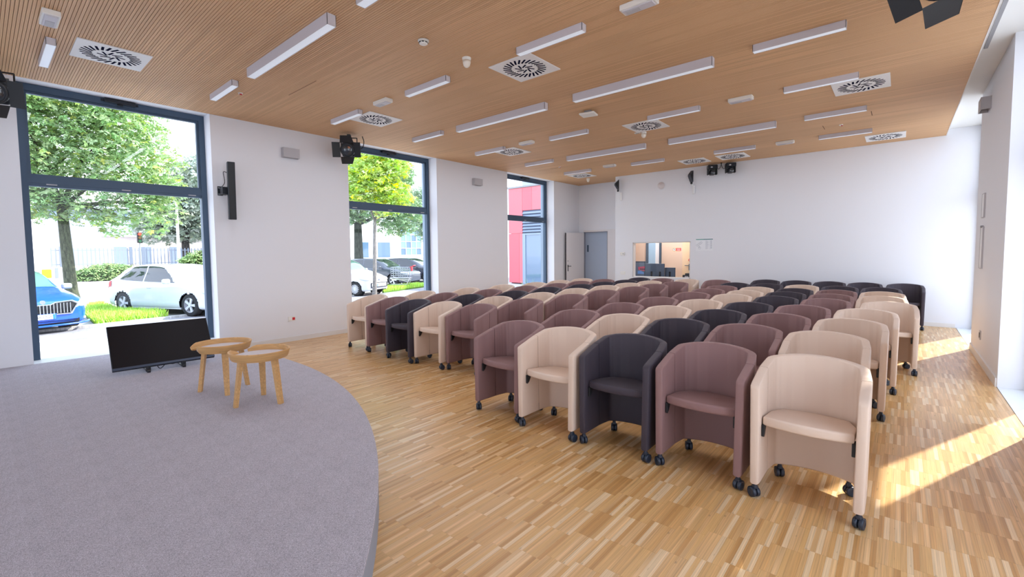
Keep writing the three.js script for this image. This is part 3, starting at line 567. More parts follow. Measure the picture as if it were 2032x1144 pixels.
{
  const t = thing('evacuation_plan', 'white evacuation plan poster with green header strip beside the control window', 'poster', [-3.81, 1.655, ZB]);
  const tex = canvas(420, 310, (g, w, h) => {
    g.fillStyle = '#eef0f4'; g.fillRect(0, 0, w, h); g.fillStyle = '#5fa39a'; g.fillRect(0, 0, w * 0.45, 22); g.fillStyle = '#4d7f86'; g.fillRect(w * 0.45, 0, w * 0.55, 22);
    g.strokeStyle = '#70788c'; g.lineWidth = 3; g.save(); g.translate(20, 175); g.rotate(-0.62); for (let i = 0; i < 5; i++) g.strokeRect(i * 32, -24 + (i % 2) * 6, 32, 44); g.restore();
    g.beginPath(); g.arc(95, 235, 28, 0, 7); g.stroke(); g.strokeRect(70, 190, 30, 34);
    g.fillStyle = '#a8acb8'; for (let i = 0; i < 16; i++) g.fillRect(240, 44 + i * 14, 40 + (i * 37) % 60, 4); g.fillStyle = '#8f95a6'; g.fillRect(352, 40, 4, 230); for (let i = 0; i < 9; i++) g.fillRect(366, 48 + i * 24, 34, 8);
  });
  obj('board', rbx(0.42, 0.31, 0.008, 0.002, 0, 0, 0.004), M.white, t);
  obj('print', new THREE.PlaneGeometry(0.415, 0.305).translate(0, 0, 0.0087), mat([255, 255, 255], 0.5, { map: tex }), t);
}

// door in the recess: one leaf open, the other closed and blue-grey
{
  const g = structGroup('door_1', [-7.86, 0, ZR]);
  const leaf = obj('open_leaf', rbx(0.86, 2.1, 0.045, 0.004, 0.43, 1.06, 0), M.doorWhite, g); leaf.rotation.y = -98 * Math.PI / 180;
  leaf.position.set(0.012, 0, 0.035);
  const lv = (n, gs, m) => { const o = obj(n, gs, m, leaf); return o; };
  lv('handle', [rbx(0.03, 0.2, 0.012, 0.005, 0.79, 1.0, -0.028), rbx(0.13, 0.018, 0.018, 0.006, 0.735, 1.06, -0.055), cylZ(0.009, 0.009, 0.05, 10, 0.79, 1.06, -0.04)], M.black);
  lv('handle', [rbx(0.03, 0.2, 0.012, 0.005, 0.79, 1.0, 0.028), rbx(0.13, 0.018, 0.018, 0.006, 0.735, 1.06, 0.055), cylZ(0.009, 0.009, 0.05, 10, 0.79, 1.06, 0.04)], M.black);
  lv('lock', [rbx(0.02, 0.05, 0.01, 0.004, 0.79, 1.22, -0.026)], M.grey);
  lv('edge_strip', bx(0.858, 0.864, 0.02, 2.1, -0.018, 0.018), M.blackMetal);
  obj('closed_leaf', rbx(0.85, 2.12, 0.045, 0.004, 0.431, 1.066, -0.09), M.doorBlue, g);
  obj('door_sign', rbx(0.06, 0.22, 0.006, 0.002, 0.115, 1.61, -0.0645), M.frame, g);
  obj('jamb', [bx(0, 0.02, 0, 2.142, -0.12, 0.004), bx(0.842, 0.862, 0, 2.142, -0.12, 0.004), bx(0.02, 0.842, 2.122, 2.142, -0.12, 0.004)], mat([150, 150, 160], 0.5), g);
  struct('trim_5', [bx(-6.99, XC - 0.002, 0, 2.195, ZR, ZR + 0.014), bx(-7.87, -6.99, 2.143, 2.195, ZR, ZR + 0.014)], M.doorWhite);
}
// control room behind its window
{
  struct('wall_control_room', [bx(-7.5, -3.8, 0, 2.8, -14.55, -14.4), bx(-7.5, -7.4, 0, 2.8, -14.4, ZR - 0.13), bx(-3.9, -3.8, 0, 2.8, -14.4, ZB - 0.19), bx(-7.5, XC + 0.02, 0, 2.8, ZR - 0.17, ZR - 0.13)], M.beige);
  struct('floor_control_room', [bx(-7.4, -3.9, -0.01, 0.004, -14.4, ZR - 0.17), bx(XC + 0.15, -3.9, -0.01, 0.004, ZR - 0.17, ZB - 0.18)], mat([150, 140, 134], 0.7));
  struct('ceiling_control_room', [bx(-7.4, -3.9, 2.78, 2.84, -14.4, ZR - 0.17), bx(XC + 0.15, -3.9, 2.78, 2.84, ZR - 0.17, ZB - 0.18)], M.white);
  const w = structGroup('window_12', [(CW.x0 + CW.x1) / 2, 0, ZB - 0.09]);
  const h = (CW.x1 - CW.x0) / 2;
  obj('frame', [bx(-h, -h + 0.025, CW.y0, CW.y1, -0.07, 0.07), bx(h - 0.03, h, CW.y0, CW.y1, -0.07, 0.07), bx(-h, h, CW.y1 - 0.02, CW.y1, -0.07, 0.07), bx(-h, h, CW.y0, CW.y0 + 0.025, -0.07, 0.07)], M.trim, w);
  obj('pane', new THREE.PlaneGeometry(2 * h - 0.05, CW.y1 - CW.y0 - 0.04).translate(0, (CW.y0 + CW.y1) / 2, 0), M.glass, w);
  const r = structGroup('window_13', [-6.16, 0, -14.4]); // narrow window of the control room
  obj('frame', [bx(-0.25, -0.17, 0.6, 2.4, 0, 0.06), bx(0.2, 0.26, 0.6, 2.4, 0, 0.06)], M.frame, r);
  obj('blind', bx(-0.17, 0.06, 0.6, 2.4, 0, 0.03), mat([170, 205, 235], 0.5), r); obj('reveal', bx(0.06, 0.2, 0.6, 2.4, 0, 0.02), M.wall, r);
  const lamp = thing('control_room_lamp', 'round white lamp under the control room ceiling behind its window', 'lamp', [-5.5, 2.78, -13.4]);
  obj('shade', lathe([[0, -0.06], [0.12, -0.05], [0.17, -0.02], [0.18, 0], [0, 0]], 24), mat([255, 244, 226], 0.5, { emissive: new THREE.Color(1, 0.9, 0.76), emissiveIntensity: 1.2 }), lamp);
  const pl = new THREE.PointLight(new THREE.Color(1, 0.95, 0.92), 2.2, 0, 2); pl.position.set(0, -0.13, 0); pl.shadow.radius = 4; pl.castShadow = true; pl.name = 'lamp_light'; lamp.add(pl);
  const d = structGroup('door_2', [-5.02, 0, -14.4]);
  obj('leaf', bx(-0.2, 0.5, 0, 2.1, 0.002, 0.03), mat([232, 206, 172], 0.6), d); obj('handle', [rbx(0.03, 0.2, 0.014, 0.004, 0.02, 1.0, 0.038), rbx(0.13, 0.02, 0.02, 0.006, -0.045, 1.05, 0.065), cylZ(0.01, 0.01, 0.04, 8, 0.02, 1.05, 0.05)], M.frame, d);
  obj('lock_ring', new THREE.TorusGeometry(0.03, 0.01, 6, 18).translate(0.03, 1.22, 0.034), M.red, d);
  const sg = thing('no_smoking_sign', 'round no-smoking symbol and red notice on the control room wall', 'sign', [-5.42, 1.55, -14.4]);
  const tex = canvas(320, 150, (g) => { g.fillStyle = '#e6c8a2'; g.fillRect(0, 0, 320, 150); g.fillStyle = '#fff'; g.beginPath(); g.arc(60, 75, 50, 0, 7); g.fill(); g.strokeStyle = '#3a3034'; g.lineWidth = 9; g.stroke(); g.fillStyle = '#2a2428'; g.beginPath(); g.moveTo(70, 40); g.lineTo(82, 96); g.lineTo(40, 70); g.fill(); g.lineWidth = 7; g.beginPath(); g.moveTo(26, 40); g.lineTo(94, 110); g.stroke();
    g.fillStyle = '#c81e30'; g.fillRect(128, 22, 180, 106); g.fillStyle = '#fff'; g.textAlign = 'center'; g.font = 'bold 30px sans-serif'; g.fillText('VIETATO', 218, 62); g.fillText('FUMARE', 218, 98); g.fillRect(150, 110, 136, 6); });
  obj('print', new THREE.PlaneGeometry(0.28, 0.131).translate(0.02, 0, 0.0045), mat([255, 255, 255], 0.5, { map: tex }), sg); obj('board', rbx(0.282, 0.133, 0.003, 0.001, 0.02, 0, 0.002), M.white, sg);
  const desk = thing('control_desk', 'grey desk under the control room window', 'desk', [-5.15, 0, -12.58]);
  obj('desk_top', rbx(1.9, 0.03, 0.62, 0.006, 0, 0.7, 0), M.grey, desk); for (const [x, z] of [[-0.9, -0.27], [0.9, -0.27], [-0.9, 0.27], [0.9, 0.27]]) obj('leg', bx(x - 0.025, x + 0.025, 0, 0.686, z - 0.025, z + 0.025), M.greyLight, desk);
  const shown = canvas(128, 180, (g) => { g.fillStyle = '#5c6a80'; g.fillRect(0, 0, 128, 180); g.fillStyle = '#c03a58'; g.beginPath(); g.moveTo(34, 60); g.lineTo(128, 50); g.lineTo(128, 112); g.lineTo(40, 96); g.fill(); g.fillStyle = '#3c1e34'; g.fillRect(60, 80, 68, 14); g.fillStyle = '#5a8ed0'; g.beginPath(); g.moveTo(28, 110); g.lineTo(70, 106); g.lineTo(118, 128); g.lineTo(118, 150); g.lineTo(28, 146); g.fill(); });
  const mon = (x, z, wd, ht, turn, label, picture) => { const t = thing('computer_monitor', label, 'monitor', [x, 0.715, z], turn); obj('back', rbx(wd, ht, 0.04, 0.012, 0, 0.015 + ht / 2, 0), M.monitor, t); obj('screen', rbx(wd - 0.03, ht - 0.03, 0.004, 0.001, 0, 0.015 + ht / 2, -0.021), M.screen, t); if (picture) obj('picture', new THREE.PlaneGeometry(wd - 0.05, ht - 0.06).rotateY(Math.PI).translate(0, 0.015 + ht / 2, -0.0242), mat([255, 255, 255], 0.3, { map: picture }), t); obj('stand', [rbx(0.05, 0.2, 0.03, 0.008, 0, 0.11, 0.02), rbx(0.22, 0.014, 0.16, 0.005, 0, 0.007, 0.02)], M.black, t); };
  mon(-5.49, -12.68, 0.36, 0.42, 0.35, 'blue-grey back of the middle computer monitor behind the control window');
  mon(-5.2, -12.62, 0.26, 0.42, -0.2, 'dark back of the taller monitor next to the middle one');
  mon(-4.96, -12.72, 0.3, 0.31, 0, 'low dark monitor back at the end of the control desk');
  mon(-5.88, -12.78, 0.32, 0.48, Math.PI + 0.15, 'monitor facing the control window near its door side', shown);
  const pr = thing('desk_printer', 'small black printer at the end of the control desk', 'printer', [-4.42, 0.715, -12.66]);
  obj('case', rbx(0.24, 0.14, 0.3, 0.02, 0, 0.07, 0), M.blackMetal, pr); obj('lid', rbx(0.16, 0.04, 0.24, 0.012, 0.02, 0.16, 0), M.black, pr); obj('display', rbx(0.1, 0.05, 0.004, 0.001, 0, 0.08, 0.151), M.greyLight, pr);
}

// ================================================================= ON THE STAGE
{ // tilted television used as a floor monitor
  const t = thing('floor_television', 'black flat television tilted back on low feet at the stage by the window', 'television', [-6.41, 0.2, -1.36], Math.PI / 2 - 0.04);
  const tilt = new THREE.Matrix4().makeRotationX(-0.6).setPosition(0, 0.07, 0.0);
  const part = (n, gs, m) => { const o = obj(n, gs, m, t); o.geometry.applyMatrix4(tilt); return o; };
  part('panel', [rbx(0.955, 0.55, 0.03, 0.006, 0, 0.275, -0.02)], M.blackMetal);
  part('screen', rbx(0.94, 0.515, 0.004, 0.0015, 0, 0.288, -0.004), M.screen);
  part('chin', rbx(0.955, 0.028, 0.012, 0.004, 0, 0.016, -0.003), mat([64, 74, 92], 0.4, { metalness: 0.3 }));
  for (const x of [-0.17, 0.16]) obj('foot', [rbx(0.045, 0.07, 0.05, 0.012, x, 0.04, -0.02), bar([x, 0.012, 0.0], [x, 0.012, -0.36], 0.012), bar([x, 0.012, -0.36], [x, 0.34, -0.26], 0.012), cylX(0.018, 0.018, 0.03, 12, x, 0.018, 0.01)], M.black, t);
  obj('cable', tube([[-0.1, 0.09, -0.02], [-0.06, 0.02, -0.03], [0.0, 0.07, -0.02], [0.06, 0.05, -0.04], [0.13, 0.08, -0.02]], 0.005), M.black, t);
}
function sideTable(label, x, z, turn, h, r, legs, gap) {
  const t = thing('side_table', label, 'side table', [x, 0.2, z], turn);
  obj('table_top', cyl(r - 0.022, r - 0.025, 0.014, 48, 0, h - 0.052, 0), M.tableTop, t);
  // bent rim, open at local +x where one end turns outwards past the other
  const st = [], n = 60, span = Math.PI * 2 - 0.55;
  for (let i = 0; i <= n; i++) {
    const u = i / n, a = 0.28 + span * u, R = r - 0.012 + (u > 0.94 ? (u - 0.94) * 0.55 : 0) - (u < 0.05 ? (0.05 - u) * 0.3 : 0);
    const end = Math.min(1, Math.min(u, 1 - u) * 22);
    st.push({ x: R * Math.cos(a), z: -R * Math.sin(a), nx: Math.cos(a), nz: -Math.sin(a), yb: h - 0.072 + (1 - end) * 0.01, yt: h + 0.002 - (1 - end) * 0.03, th: 0.012, lean: 0 });
  }
  for (const s of st) { s.lean = 0.3; const k = -0.3 * (h - 0.058 - 0.09); s.x += s.nx * k; s.z += s.nz * k; }
  const rim = sweepBand(st, 0.005).rotateY(gap); obj('rim', rim, M.oak, t);
  for (const a of legs) {
    const LH = h - 0.05, g = new THREE.BoxGeometry(0.03, LH, 0.056, 1, 1, 1).translate(0, LH / 2, 0), p = g.attributes.position;
    for (let i = 0; i < p.count; i++) { const k = 1 - p.getY(i) / LH; p.setX(i, p.getX(i) + k * 0.055); p.setZ(i, p.getZ(i) * (1 - 0.28 * k)); }
    g.rotateY(a).translate(Math.cos(a) * (r - 0.078), 0, -Math.sin(a) * (r - 0.078)); g.computeVertexNormals(); obj('leg', g, M.oak, t);
  }
}
const RAD = Math.PI / 180;
sideTable('round oak side table with raised rim, standing nearer the curved stage edge', -4.33, -1.595, 0, 0.472, 0.235, [-90 * RAD, 23 * RAD, 155 * RAD], -163 * RAD);
sideTable('round oak side table with raised rim, in front of the tilted television', -4.985, -1.505, 0, 0.472, 0.235, [-125 * RAD, -12 * RAD, 95 * RAD], -103 * RAD);

// ================================================================= OUTSIDE
const GY = -0.2; // street level
struct('ground', bx(-120, 60, GY - 0.3, GY - 0.02, -110, 90), mat([196, 196, 196], 0.95));
const flat = (pts, y0, y1) => { const s = new THREE.Shape(pts.map(([x, z]) => new THREE.Vector2(x, -z))); const g = new THREE.ExtrudeGeometry(s, { depth: y1 - y0, bevelEnabled: false }).rotateX(-Math.PI / 2).translate(0, y0, 0); const p = g.attributes.position, uv = g.attributes.uv; for (let i = 0; i < p.count; i++) uv.setXY(i, p.getX(i) * 0.4, p.getZ(i) * 0.4); return g; };
struct('gravel_strip', flat([[OUT, 12], [-11.9, 12], [-12.4, -1.6], [-14.2, -9], [-14.6, -16], [OUT, -16]], GY - 0.02, GY + 0.02), mat([248, 246, 240], 0.95, { map: tarmac, bumpMap: tarmac, bumpScale: 0.01 }));
struct('road_lane', flat([[-11.9, 12], [-14.4, 12], [-14.75, -1.6], [-15.5, -4.4], [-17, -11.3], [-18.0, -16], [-14.6, -16], [-14.2, -9], [-12.4, -1.6]], GY - 0.02, GY), mat([176, 176, 184], 0.9, { map: tarmac }));
struct('road_marking', flat([[-12.9, 2], [-12.96, 2], [-13.2, -1.9], [-13.14, -1.9]], GY, GY + 0.004), M.white);
struct('kerb_strip', [flat([[-14.4, 6], [-14.55, 6], [-14.9, -1.6], [-15.1, -3.2], [-15.65, -4.9], [-17.2, -11.3], [-17.05, -11.3], [-15.5, -4.8], [-14.96, -3.2], [-14.76, -1.6]], GY, GY + 0.06)], mat([226, 224, 222], 0.85, { map: tarmac }));
struct('parking_ground', flat([[-14.55, 12], [-60, 12], [-60, -40], [-22, -40], [-17.2, -11.3], [-15.65, -4.9], [-15.1, -3.2], [-14.9, -1.6], [-14.55, 6]], GY - 0.02, GY - 0.004), mat([214, 212, 210], 0.95, { map: tarmac }));
{ // grass patches: one object each, blades past counting
  const blade = new THREE.BufferGeometry();
  blade.setAttribute('position', new THREE.Float32BufferAttribute([-0.012, 0, 0, 0.012, 0, 0, -0.008, 0.5, 0.08, 0.008, 0.5, 0.08, 0, 1, 0.3], 3)); blade.setIndex([0, 1, 2, 1, 3, 2, 2, 3, 4]); blade.computeVertexNormals();
  const gm = mat([214, 226, 160], 0.7, { transmission: 0.25, thickness: 0, side: THREE.DoubleSide });
  const patch = (label, poly, n, h) => {
    const sh = poly, inside = (x, z) => { let c = false; for (let i = 0, j = sh.length - 1; i < sh.length; j = i++) { const [xi, zi] = sh[i], [xj, zj] = sh[j]; if ((zi > z) !== (zj > z) && x < (xj - xi) * (z - zi) / (zj - zi) + xi) c = !c; } return c; };
    const t = thing('grass', label, 'grass'); t.userData.kind = 'stuff';
    obj('turf', flat(poly, GY - 0.01, GY + 0.05), mat([104, 150, 52], 0.95, { map: tarmac }), t);
    const im = new THREE.InstancedMesh(blade, gm, n), m = new THREE.Matrix4(), q = new THREE.Quaternion(), e = new THREE.Euler(); im.name = 'blades'; im.userData.kind = 'stuff';
    const xs = poly.map((p) => p[0]), zs = poly.map((p) => p[1]); let k = 0, guard = 0;
    while (k < n && guard++ < n * 20) { const x = rr(Math.min(...xs), Math.max(...xs)), z = rr(Math.min(...zs), Math.max(...zs)); if (!inside(x, z)) continue;
      const s = h * rr(0.5, 1.2); e.set(rr(-0.4, 0.4), rr(0, 6.28), 0); q.setFromEuler(e); m.compose(new THREE.Vector3(x, GY + 0.04, z), q, new THREE.Vector3(rr(0.8, 1.8), s, s)); im.setMatrixAt(k, m); im.setColorAt(k, new THREE.Color().setHSL(rr(0.19, 0.26), rr(0.5, 0.8), rr(0.46, 0.68)).multiplyScalar(1.25)); k++; }
    im.count = k; im.castShadow = im.receiveShadow = true; t.add(im);
  };
  patch('bright green grass island between the parked blue and white cars', [[-14.87, -1.8], [-14.98, -2.4], [-15.17, -3.3], [-15.75, -3.28], [-17.4, -2.58], [-20.3, -2.6], [-20.0, -2.3], [-17.5, -1.9]], 11000, 0.2);
  patch('small bright grass strip behind the kerb below the shopping trolley', [[-17.05, -11.4], [-17.3, -12.2], [-18.2, -14.8], [-19.0, -14.6], [-18.5, -11.6]], 6000, 0.18);
  patch('pale grass verge along the far fence', [[-42.3, 0.5], [-42.3, -1.6], [-44.8, -1.6], [-44.8, 0.5]], 3000, 0.2);
}
// ---- cars
function makeCar(name, label, o) {
  const t = thing(name, label, 'car', o.at, o.turn);
  const paint = mat(o.paint, 0.28, { clearcoat: 1, clearcoatRoughness: 0.05, metalness: o.metal ?? 0 }), glass = mat([30, 40, 48], 0.04, { clearcoat: 1, specularIntensity: 1 }), rubber = mat([34, 36, 40], 0.8), alloy = mat([206, 208, 214], 0.4, { metalness: 0.1 });
  const L = o.length, W = o.width / 2, st = o.stations; // x from the nose, half width, belt, top, half width of the top, bottom
  const key = ['w', 'belt', 'top', 'tw', 'bot'];
  const at = (x) => { let i = 0; while (i < st.length - 2 && x > st[i + 1][0]) i++; const a = st[i], b = st[i + 1]; let u = Math.min(1, Math.max(0, (x - a[0]) / (b[0] - a[0]))); return Object.fromEntries(key.map((k, j) => { const p0 = (st[i - 1] ?? a)[j + 1], p1 = a[j + 1], p2 = b[j + 1], p3 = (st[i + 2] ?? b)[j + 1]; const m1 = i ? (p2 - p0) / (b[0] - st[i - 1][0]) : (p2 - p1) / (b[0] - a[0]), m2 = st[i + 2] ? (p3 - p1) / (st[i + 2][0] - a[0]) : (p2 - p1) / (b[0] - a[0]), d = b[0] - a[0]; return [k, (2 * u ** 3 - 3 * u * u + 1) * p1 + (u ** 3 - 2 * u * u + u) * d * m1 + (-2 * u ** 3 + 3 * u * u) * p2 + (u ** 3 - u * u) * d * m2]; })); };
  const section = (x) => { const s = at(x), cab = s.top - s.belt; return [[s.w * 0.86, s.bot], [s.w * 0.97, s.bot + 0.06], [s.w, s.bot + (s.belt - s.bot) * 0.5], [s.w * 0.985, s.bot + (s.belt - s.bot) * 0.8], [s.w * 0.95, s.belt], [s.tw + (s.w * 0.93 - s.tw) * 0.35, s.belt + cab * 0.6], [s.tw, s.top - Math.min(0.06, cab * 0.3)], [s.tw * 0.8, s.top - 0.012], [0, s.top + 0.005]]; };
  const U = 48, ringAt = (x, off = 0) => { const c = new THREE.CatmullRomCurve3(section(x).map(([z, y]) => new THREE.Vector3(0, y, z)), false, 'centripetal'); const out = []; for (let j = 0; j <= U; j++) { const p = c.getPoint(j / U), d = c.getTangent(j / U); out.push([x, p.y + off * -d.z, p.z + off * d.y]); } return out; };
  const grid = (xs, j0, j1, side, off, cut) => { // a patch of the skin between stations, j of the half ring
    const pos = [], idx = [], n = j1 - j0 + 1;
    xs.forEach((x) => { const r = ringAt(x, off); for (let j = j0; j <= j1; j++) pos.push(r[j][0] - L / 2, r[j][1], r[j][2] * side); });
    for (let i = 0; i + 1 < xs.length; i++) for (let j = 0; j < n - 1; j++) { if (cut && cut((xs[i] + xs[i + 1]) / 2, j + j0)) continue; const a = i * n + j; side > 0 ? idx.push(a, a + n, a + 1, a + 1, a + n, a + n + 1) : idx.push(a, a + 1, a + n, a + 1, a + n + 1, a + n); }
    const g = new THREE.BufferGeometry(); g.setAttribute('position', new THREE.Float32BufferAttribute(pos, 3)); g.setIndex(idx); g.computeVertexNormals(); g.setAttribute('uv', new THREE.Float32BufferAttribute(new Float32Array(pos.length / 3 * 2), 2)); return g;
  };
  const xs = (a, b, n) => Array.from({ length: n + 1 }, (_, i) => a + (b - a) * i / n);
  const all = [...new Set([...xs(0, 0.3, 10), ...xs(0.3, L - 0.3, 130), ...xs(L - 0.3, L, 8)].map((v) => +v.toFixed(4)))];
  const hub = [o.axles[0], o.axles[1]], R = o.wheel, arch = R * 1.13;
  const cut = (x, j) => { const [z, y] = (() => { const r = ringAt(x); return [r[j][2], (r[j][1] + r[j + 1][1]) / 2]; })(); return z > W * 0.6 && hub.some((h) => (x - h) ** 2 + (y - R) ** 2 < arch * arch); };
  const cap = (x, flip) => { const r = ringAt(x), pos = [], idx = []; for (const p of r) pos.push(p[0] - L / 2, p[1], p[2]); for (const p of r) pos.push(p[0] - L / 2, p[1], -p[2]); const n = r.length; for (let j = 0; j < n - 1; j++) { const a = j, b = j + 1, c = n + j, d = n + j + 1; flip ? idx.push(a, c, b, b, c, d) : idx.push(a, b, c, b, d, c); } const g = new THREE.BufferGeometry(); g.setAttribute('position', new THREE.Float32BufferAttribute(pos, 3)); g.setIndex(idx); g.computeVertexNormals(); g.setAttribute('uv', new THREE.Float32BufferAttribute(new Float32Array(pos.length / 3 * 2), 2)); return g; };
  obj('body', [grid(all, 0, U, 1, 0, cut), grid(all, 0, U, -1, 0, cut), cap(0, false), cap(L, true)], paint, t);
  obj('underside', [bx(0.25 - L / 2, L / 2 - 0.2, 0.17, 0.42, -W * 0.72, W * 0.72), ...hub.flatMap((h) => [-1, 1].map((s) => cylZ(arch + 0.02, arch + 0.02, 0.02, 24, h - L / 2, R, s * W * 0.7)))], rubber, t);
  for (const h of hub) for (const s of [-1, 1]) {
    const wg = obj('wheel', lathe([[R * 0.66, -0.1], [R * 0.93, -0.1], [R, -0.07], [R, 0.07], [R * 0.93, 0.1], [R * 0.66, 0.1]], 32).rotateX(Math.PI / 2).translate(h - L / 2, R, s * (W - 0.12)), rubber, t);
    const sp = []; for (let k = 0; k < o.spokes; k++) { const a = k / o.spokes * 6.2832 + 0.3, c = Math.cos(a), n = Math.sin(a), wd = o.spokes > 8 ? 0.014 : 0.032; sp.push(prism([[-wd * 0.7, 0.02], [wd * 0.7, 0.02], [wd * 1.3, R * 0.64], [-wd * 1.3, R * 0.64]], 0.03).rotateZ(a).translate(h - L / 2, R, s * (W - 0.045))); }
    obj('rim', [lathe([[R * 0.62, -0.06], [R * 0.69, 0.0], [R * 0.69, 0.03], [R * 0.64, 0.03]], 28).rotateX(s * Math.PI / 2).translate(h - L / 2, R, s * (W - 0.055)), cylZ(0.05, 0.05, 0.05, 14, h - L / 2, R, s * (W - 0.045)), ...sp], alloy, wg);
    obj('brake_drum', cylZ(R * 0.64, R * 0.64, 0.02, 24, h - L / 2, R, s * (W - 0.13)), mat([50, 52, 58], 0.7), wg);
  }
  // windows lie a few millimetres proud of the skin
  const [w0, w1, w2, w3] = o.glass; // foot of windscreen, top of it, top of rear glass, foot of it
  const J = (f) => Math.round(U * f);
  for (const s of [1, -1]) { for (const [a, b] of o.sideGlass) obj('side_window', grid(xs(a, b, 30), J(0.515), J(0.755), s, 0.006, (x, j) => { const u = (j / U - 0.515) / 0.24; return x < a + (o.rake ?? 0.62) * u * (a === o.sideGlass[0][0] ? 1 : 0) || x > b - 0.38 * u * (b === o.sideGlass.at(-1)[1] ? 1 : 0); }), glass, t); }
  obj('windscreen', [grid(xs(w0, w1, 10), J(0.785), U, 1, 0.006), grid(xs(w0, w1, 10), J(0.785), U, -1, 0.006)], o.screenGlass ?? glass, t);
  obj('rear_window', [grid(xs(w2, w3, 8), J(0.79), U, 1, 0.006), grid(xs(w2, w3, 8), J(0.79), U, -1, 0.006)], glass, t);
  for (const s of [1, -1]) {
    obj('mirror', rbx(0.12, 0.14, 0.2, 0.05, w0 + 0.32 - L / 2, at(w0 + 0.3).belt + 0.08, s * (W + 0.1), 3), o.mirror ?? paint, t);
    obj('headlight', new THREE.SphereGeometry(1, 20, 14).scale(0.24, 0.075, 0.17).rotateY(-s * 0.55).rotateZ(0.22).translate(o.lampX[0] - L / 2, o.lampX[1], s * (W - 0.2)), mat([196, 204, 214], 0.1, { clearcoat: 1 }), t);
    obj('tail_light', grid(xs(L - 0.28, L - 0.03, 5), J(0.36), J(0.47), s, 0.008), M.red, t);
    obj('door_handle', rbx(0.18, 0.025, 0.025, 0.008, o.sideGlass[0][1] - 0.25 - L / 2, at(2.2).belt - 0.12, s * (W * 0.985)), paint, t);
    obj('sill', bx(hub[0] + arch - L / 2, hub[1] - arch - L / 2, 0.19, 0.24, s > 0 ? W * 0.86 : -W * 0.95, s > 0 ? W * 0.95 : -W * 0.86), paint, t);
  }
  o.front?.(t, { L, W, paint, grid, xs, J, at });
  return t;
}
const hatch = [[0, 0.62, 0.56, 0.6, 0.5, 0.24], [0.05, 0.72, 0.62, 0.67, 0.56, 0.2], [0.18, 0.81, 0.68, 0.75, 0.63, 0.18], [0.5, 0.885, 0.76, 0.85, 0.7, 0.18], [1.0, 0.895, 0.86, 0.96, 0.74, 0.18], [1.25, 0.895, 0.9, 1.03, 0.72, 0.18], [1.65, 0.895, 0.9, 1.27, 0.69, 0.18], [2.05, 0.895, 0.9, 1.41, 0.66, 0.18], [2.6, 0.895, 0.91, 1.45, 0.65, 0.18], [3.3, 0.89, 0.94, 1.42, 0.63, 0.18], [3.75, 0.88, 0.98, 1.32, 0.6, 0.2], [4.02, 0.85, 0.98, 1.12, 0.55, 0.22], [4.18, 0.8, 0.9, 0.96, 0.6, 0.26], [4.24, 0.7, 0.7, 0.76, 0.55, 0.34]];
const plateTex = (txt) => canvas(360, 110, (g) => { g.fillStyle = '#f4f6f8'; g.fillRect(0, 0, 360, 110); g.fillStyle = '#2a7ac4'; g.fillRect(0, 0, 40, 110); g.fillRect(320, 0, 40, 110); g.fillStyle = '#fff'; g.font = 'bold 34px sans-serif'; g.fillText('I', 14, 96); g.fillStyle = '#2c3038'; g.font = 'bold 66px sans-serif'; g.textAlign = 'center'; if (txt) g.fillText(txt, 180, 78, 262); });
const plate = (t, x, y, txt, tilt = 0) => { const p = obj('number_plate', rbx(0.012, 0.11, 0.36, 0.003, x, y, 0), M.white, t); obj('plate_print', new THREE.PlaneGeometry(0.355, 0.106).rotateY(-Math.PI / 2).translate(x - 0.0075, y, 0), mat([255, 255, 255], 0.4, { map: plateTex(txt) }), p); };
// local nose is at -x: turn so that the nose points to the building
const carTurn = (dx, dz) => Math.atan2(dz, -dx);
makeCar('white_hatchback', 'white three-door hatchback parked behind the grass island, seen through the big window', {
  at: [-16.55, GY, -4.06], turn: carTurn(0.919, -0.394), length: 4.24, width: 1.79, wheel: 0.315, axles: [0.84, 3.47], spokes: 5, paint: [212, 217, 224], stations: hatch, glass: [1.2, 1.98, 3.62, 4.0], sideGlass: [[1.42, 2.62], [2.68, 3.62]], lampX: [0.24, 0.66],
  screenGlass: mat([176, 200, 204], 0.08, { clearcoat: 1 }),
  front: (t, c) => { obj('lower_grille', rbx(0.05, 0.1, 1.1, 0.02, 0.03 - c.L / 2, 0.33, 0), M.black, t); obj('fog_grille', [rbx(0.1, 0.08, 0.2, 0.02, 0.1 - c.L / 2, 0.36, 0.62), rbx(0.1, 0.08, 0.2, 0.02, 0.1 - c.L / 2, 0.36, -0.62)], M.black, t); obj('grille', rbx(0.04, 0.06, 0.9, 0.02, 0.02 - c.L / 2, 0.55, 0), M.black, t); plate(t, -c.L / 2 - 0.02, 0.42, 'EN 641TA'); },
});
const sedan = hatch.map((r) => [r[0] * 1.08, r[1] * 0.97, r[2] * 0.98, r[3] * 0.98, r[4] * 0.97, r[5]]);
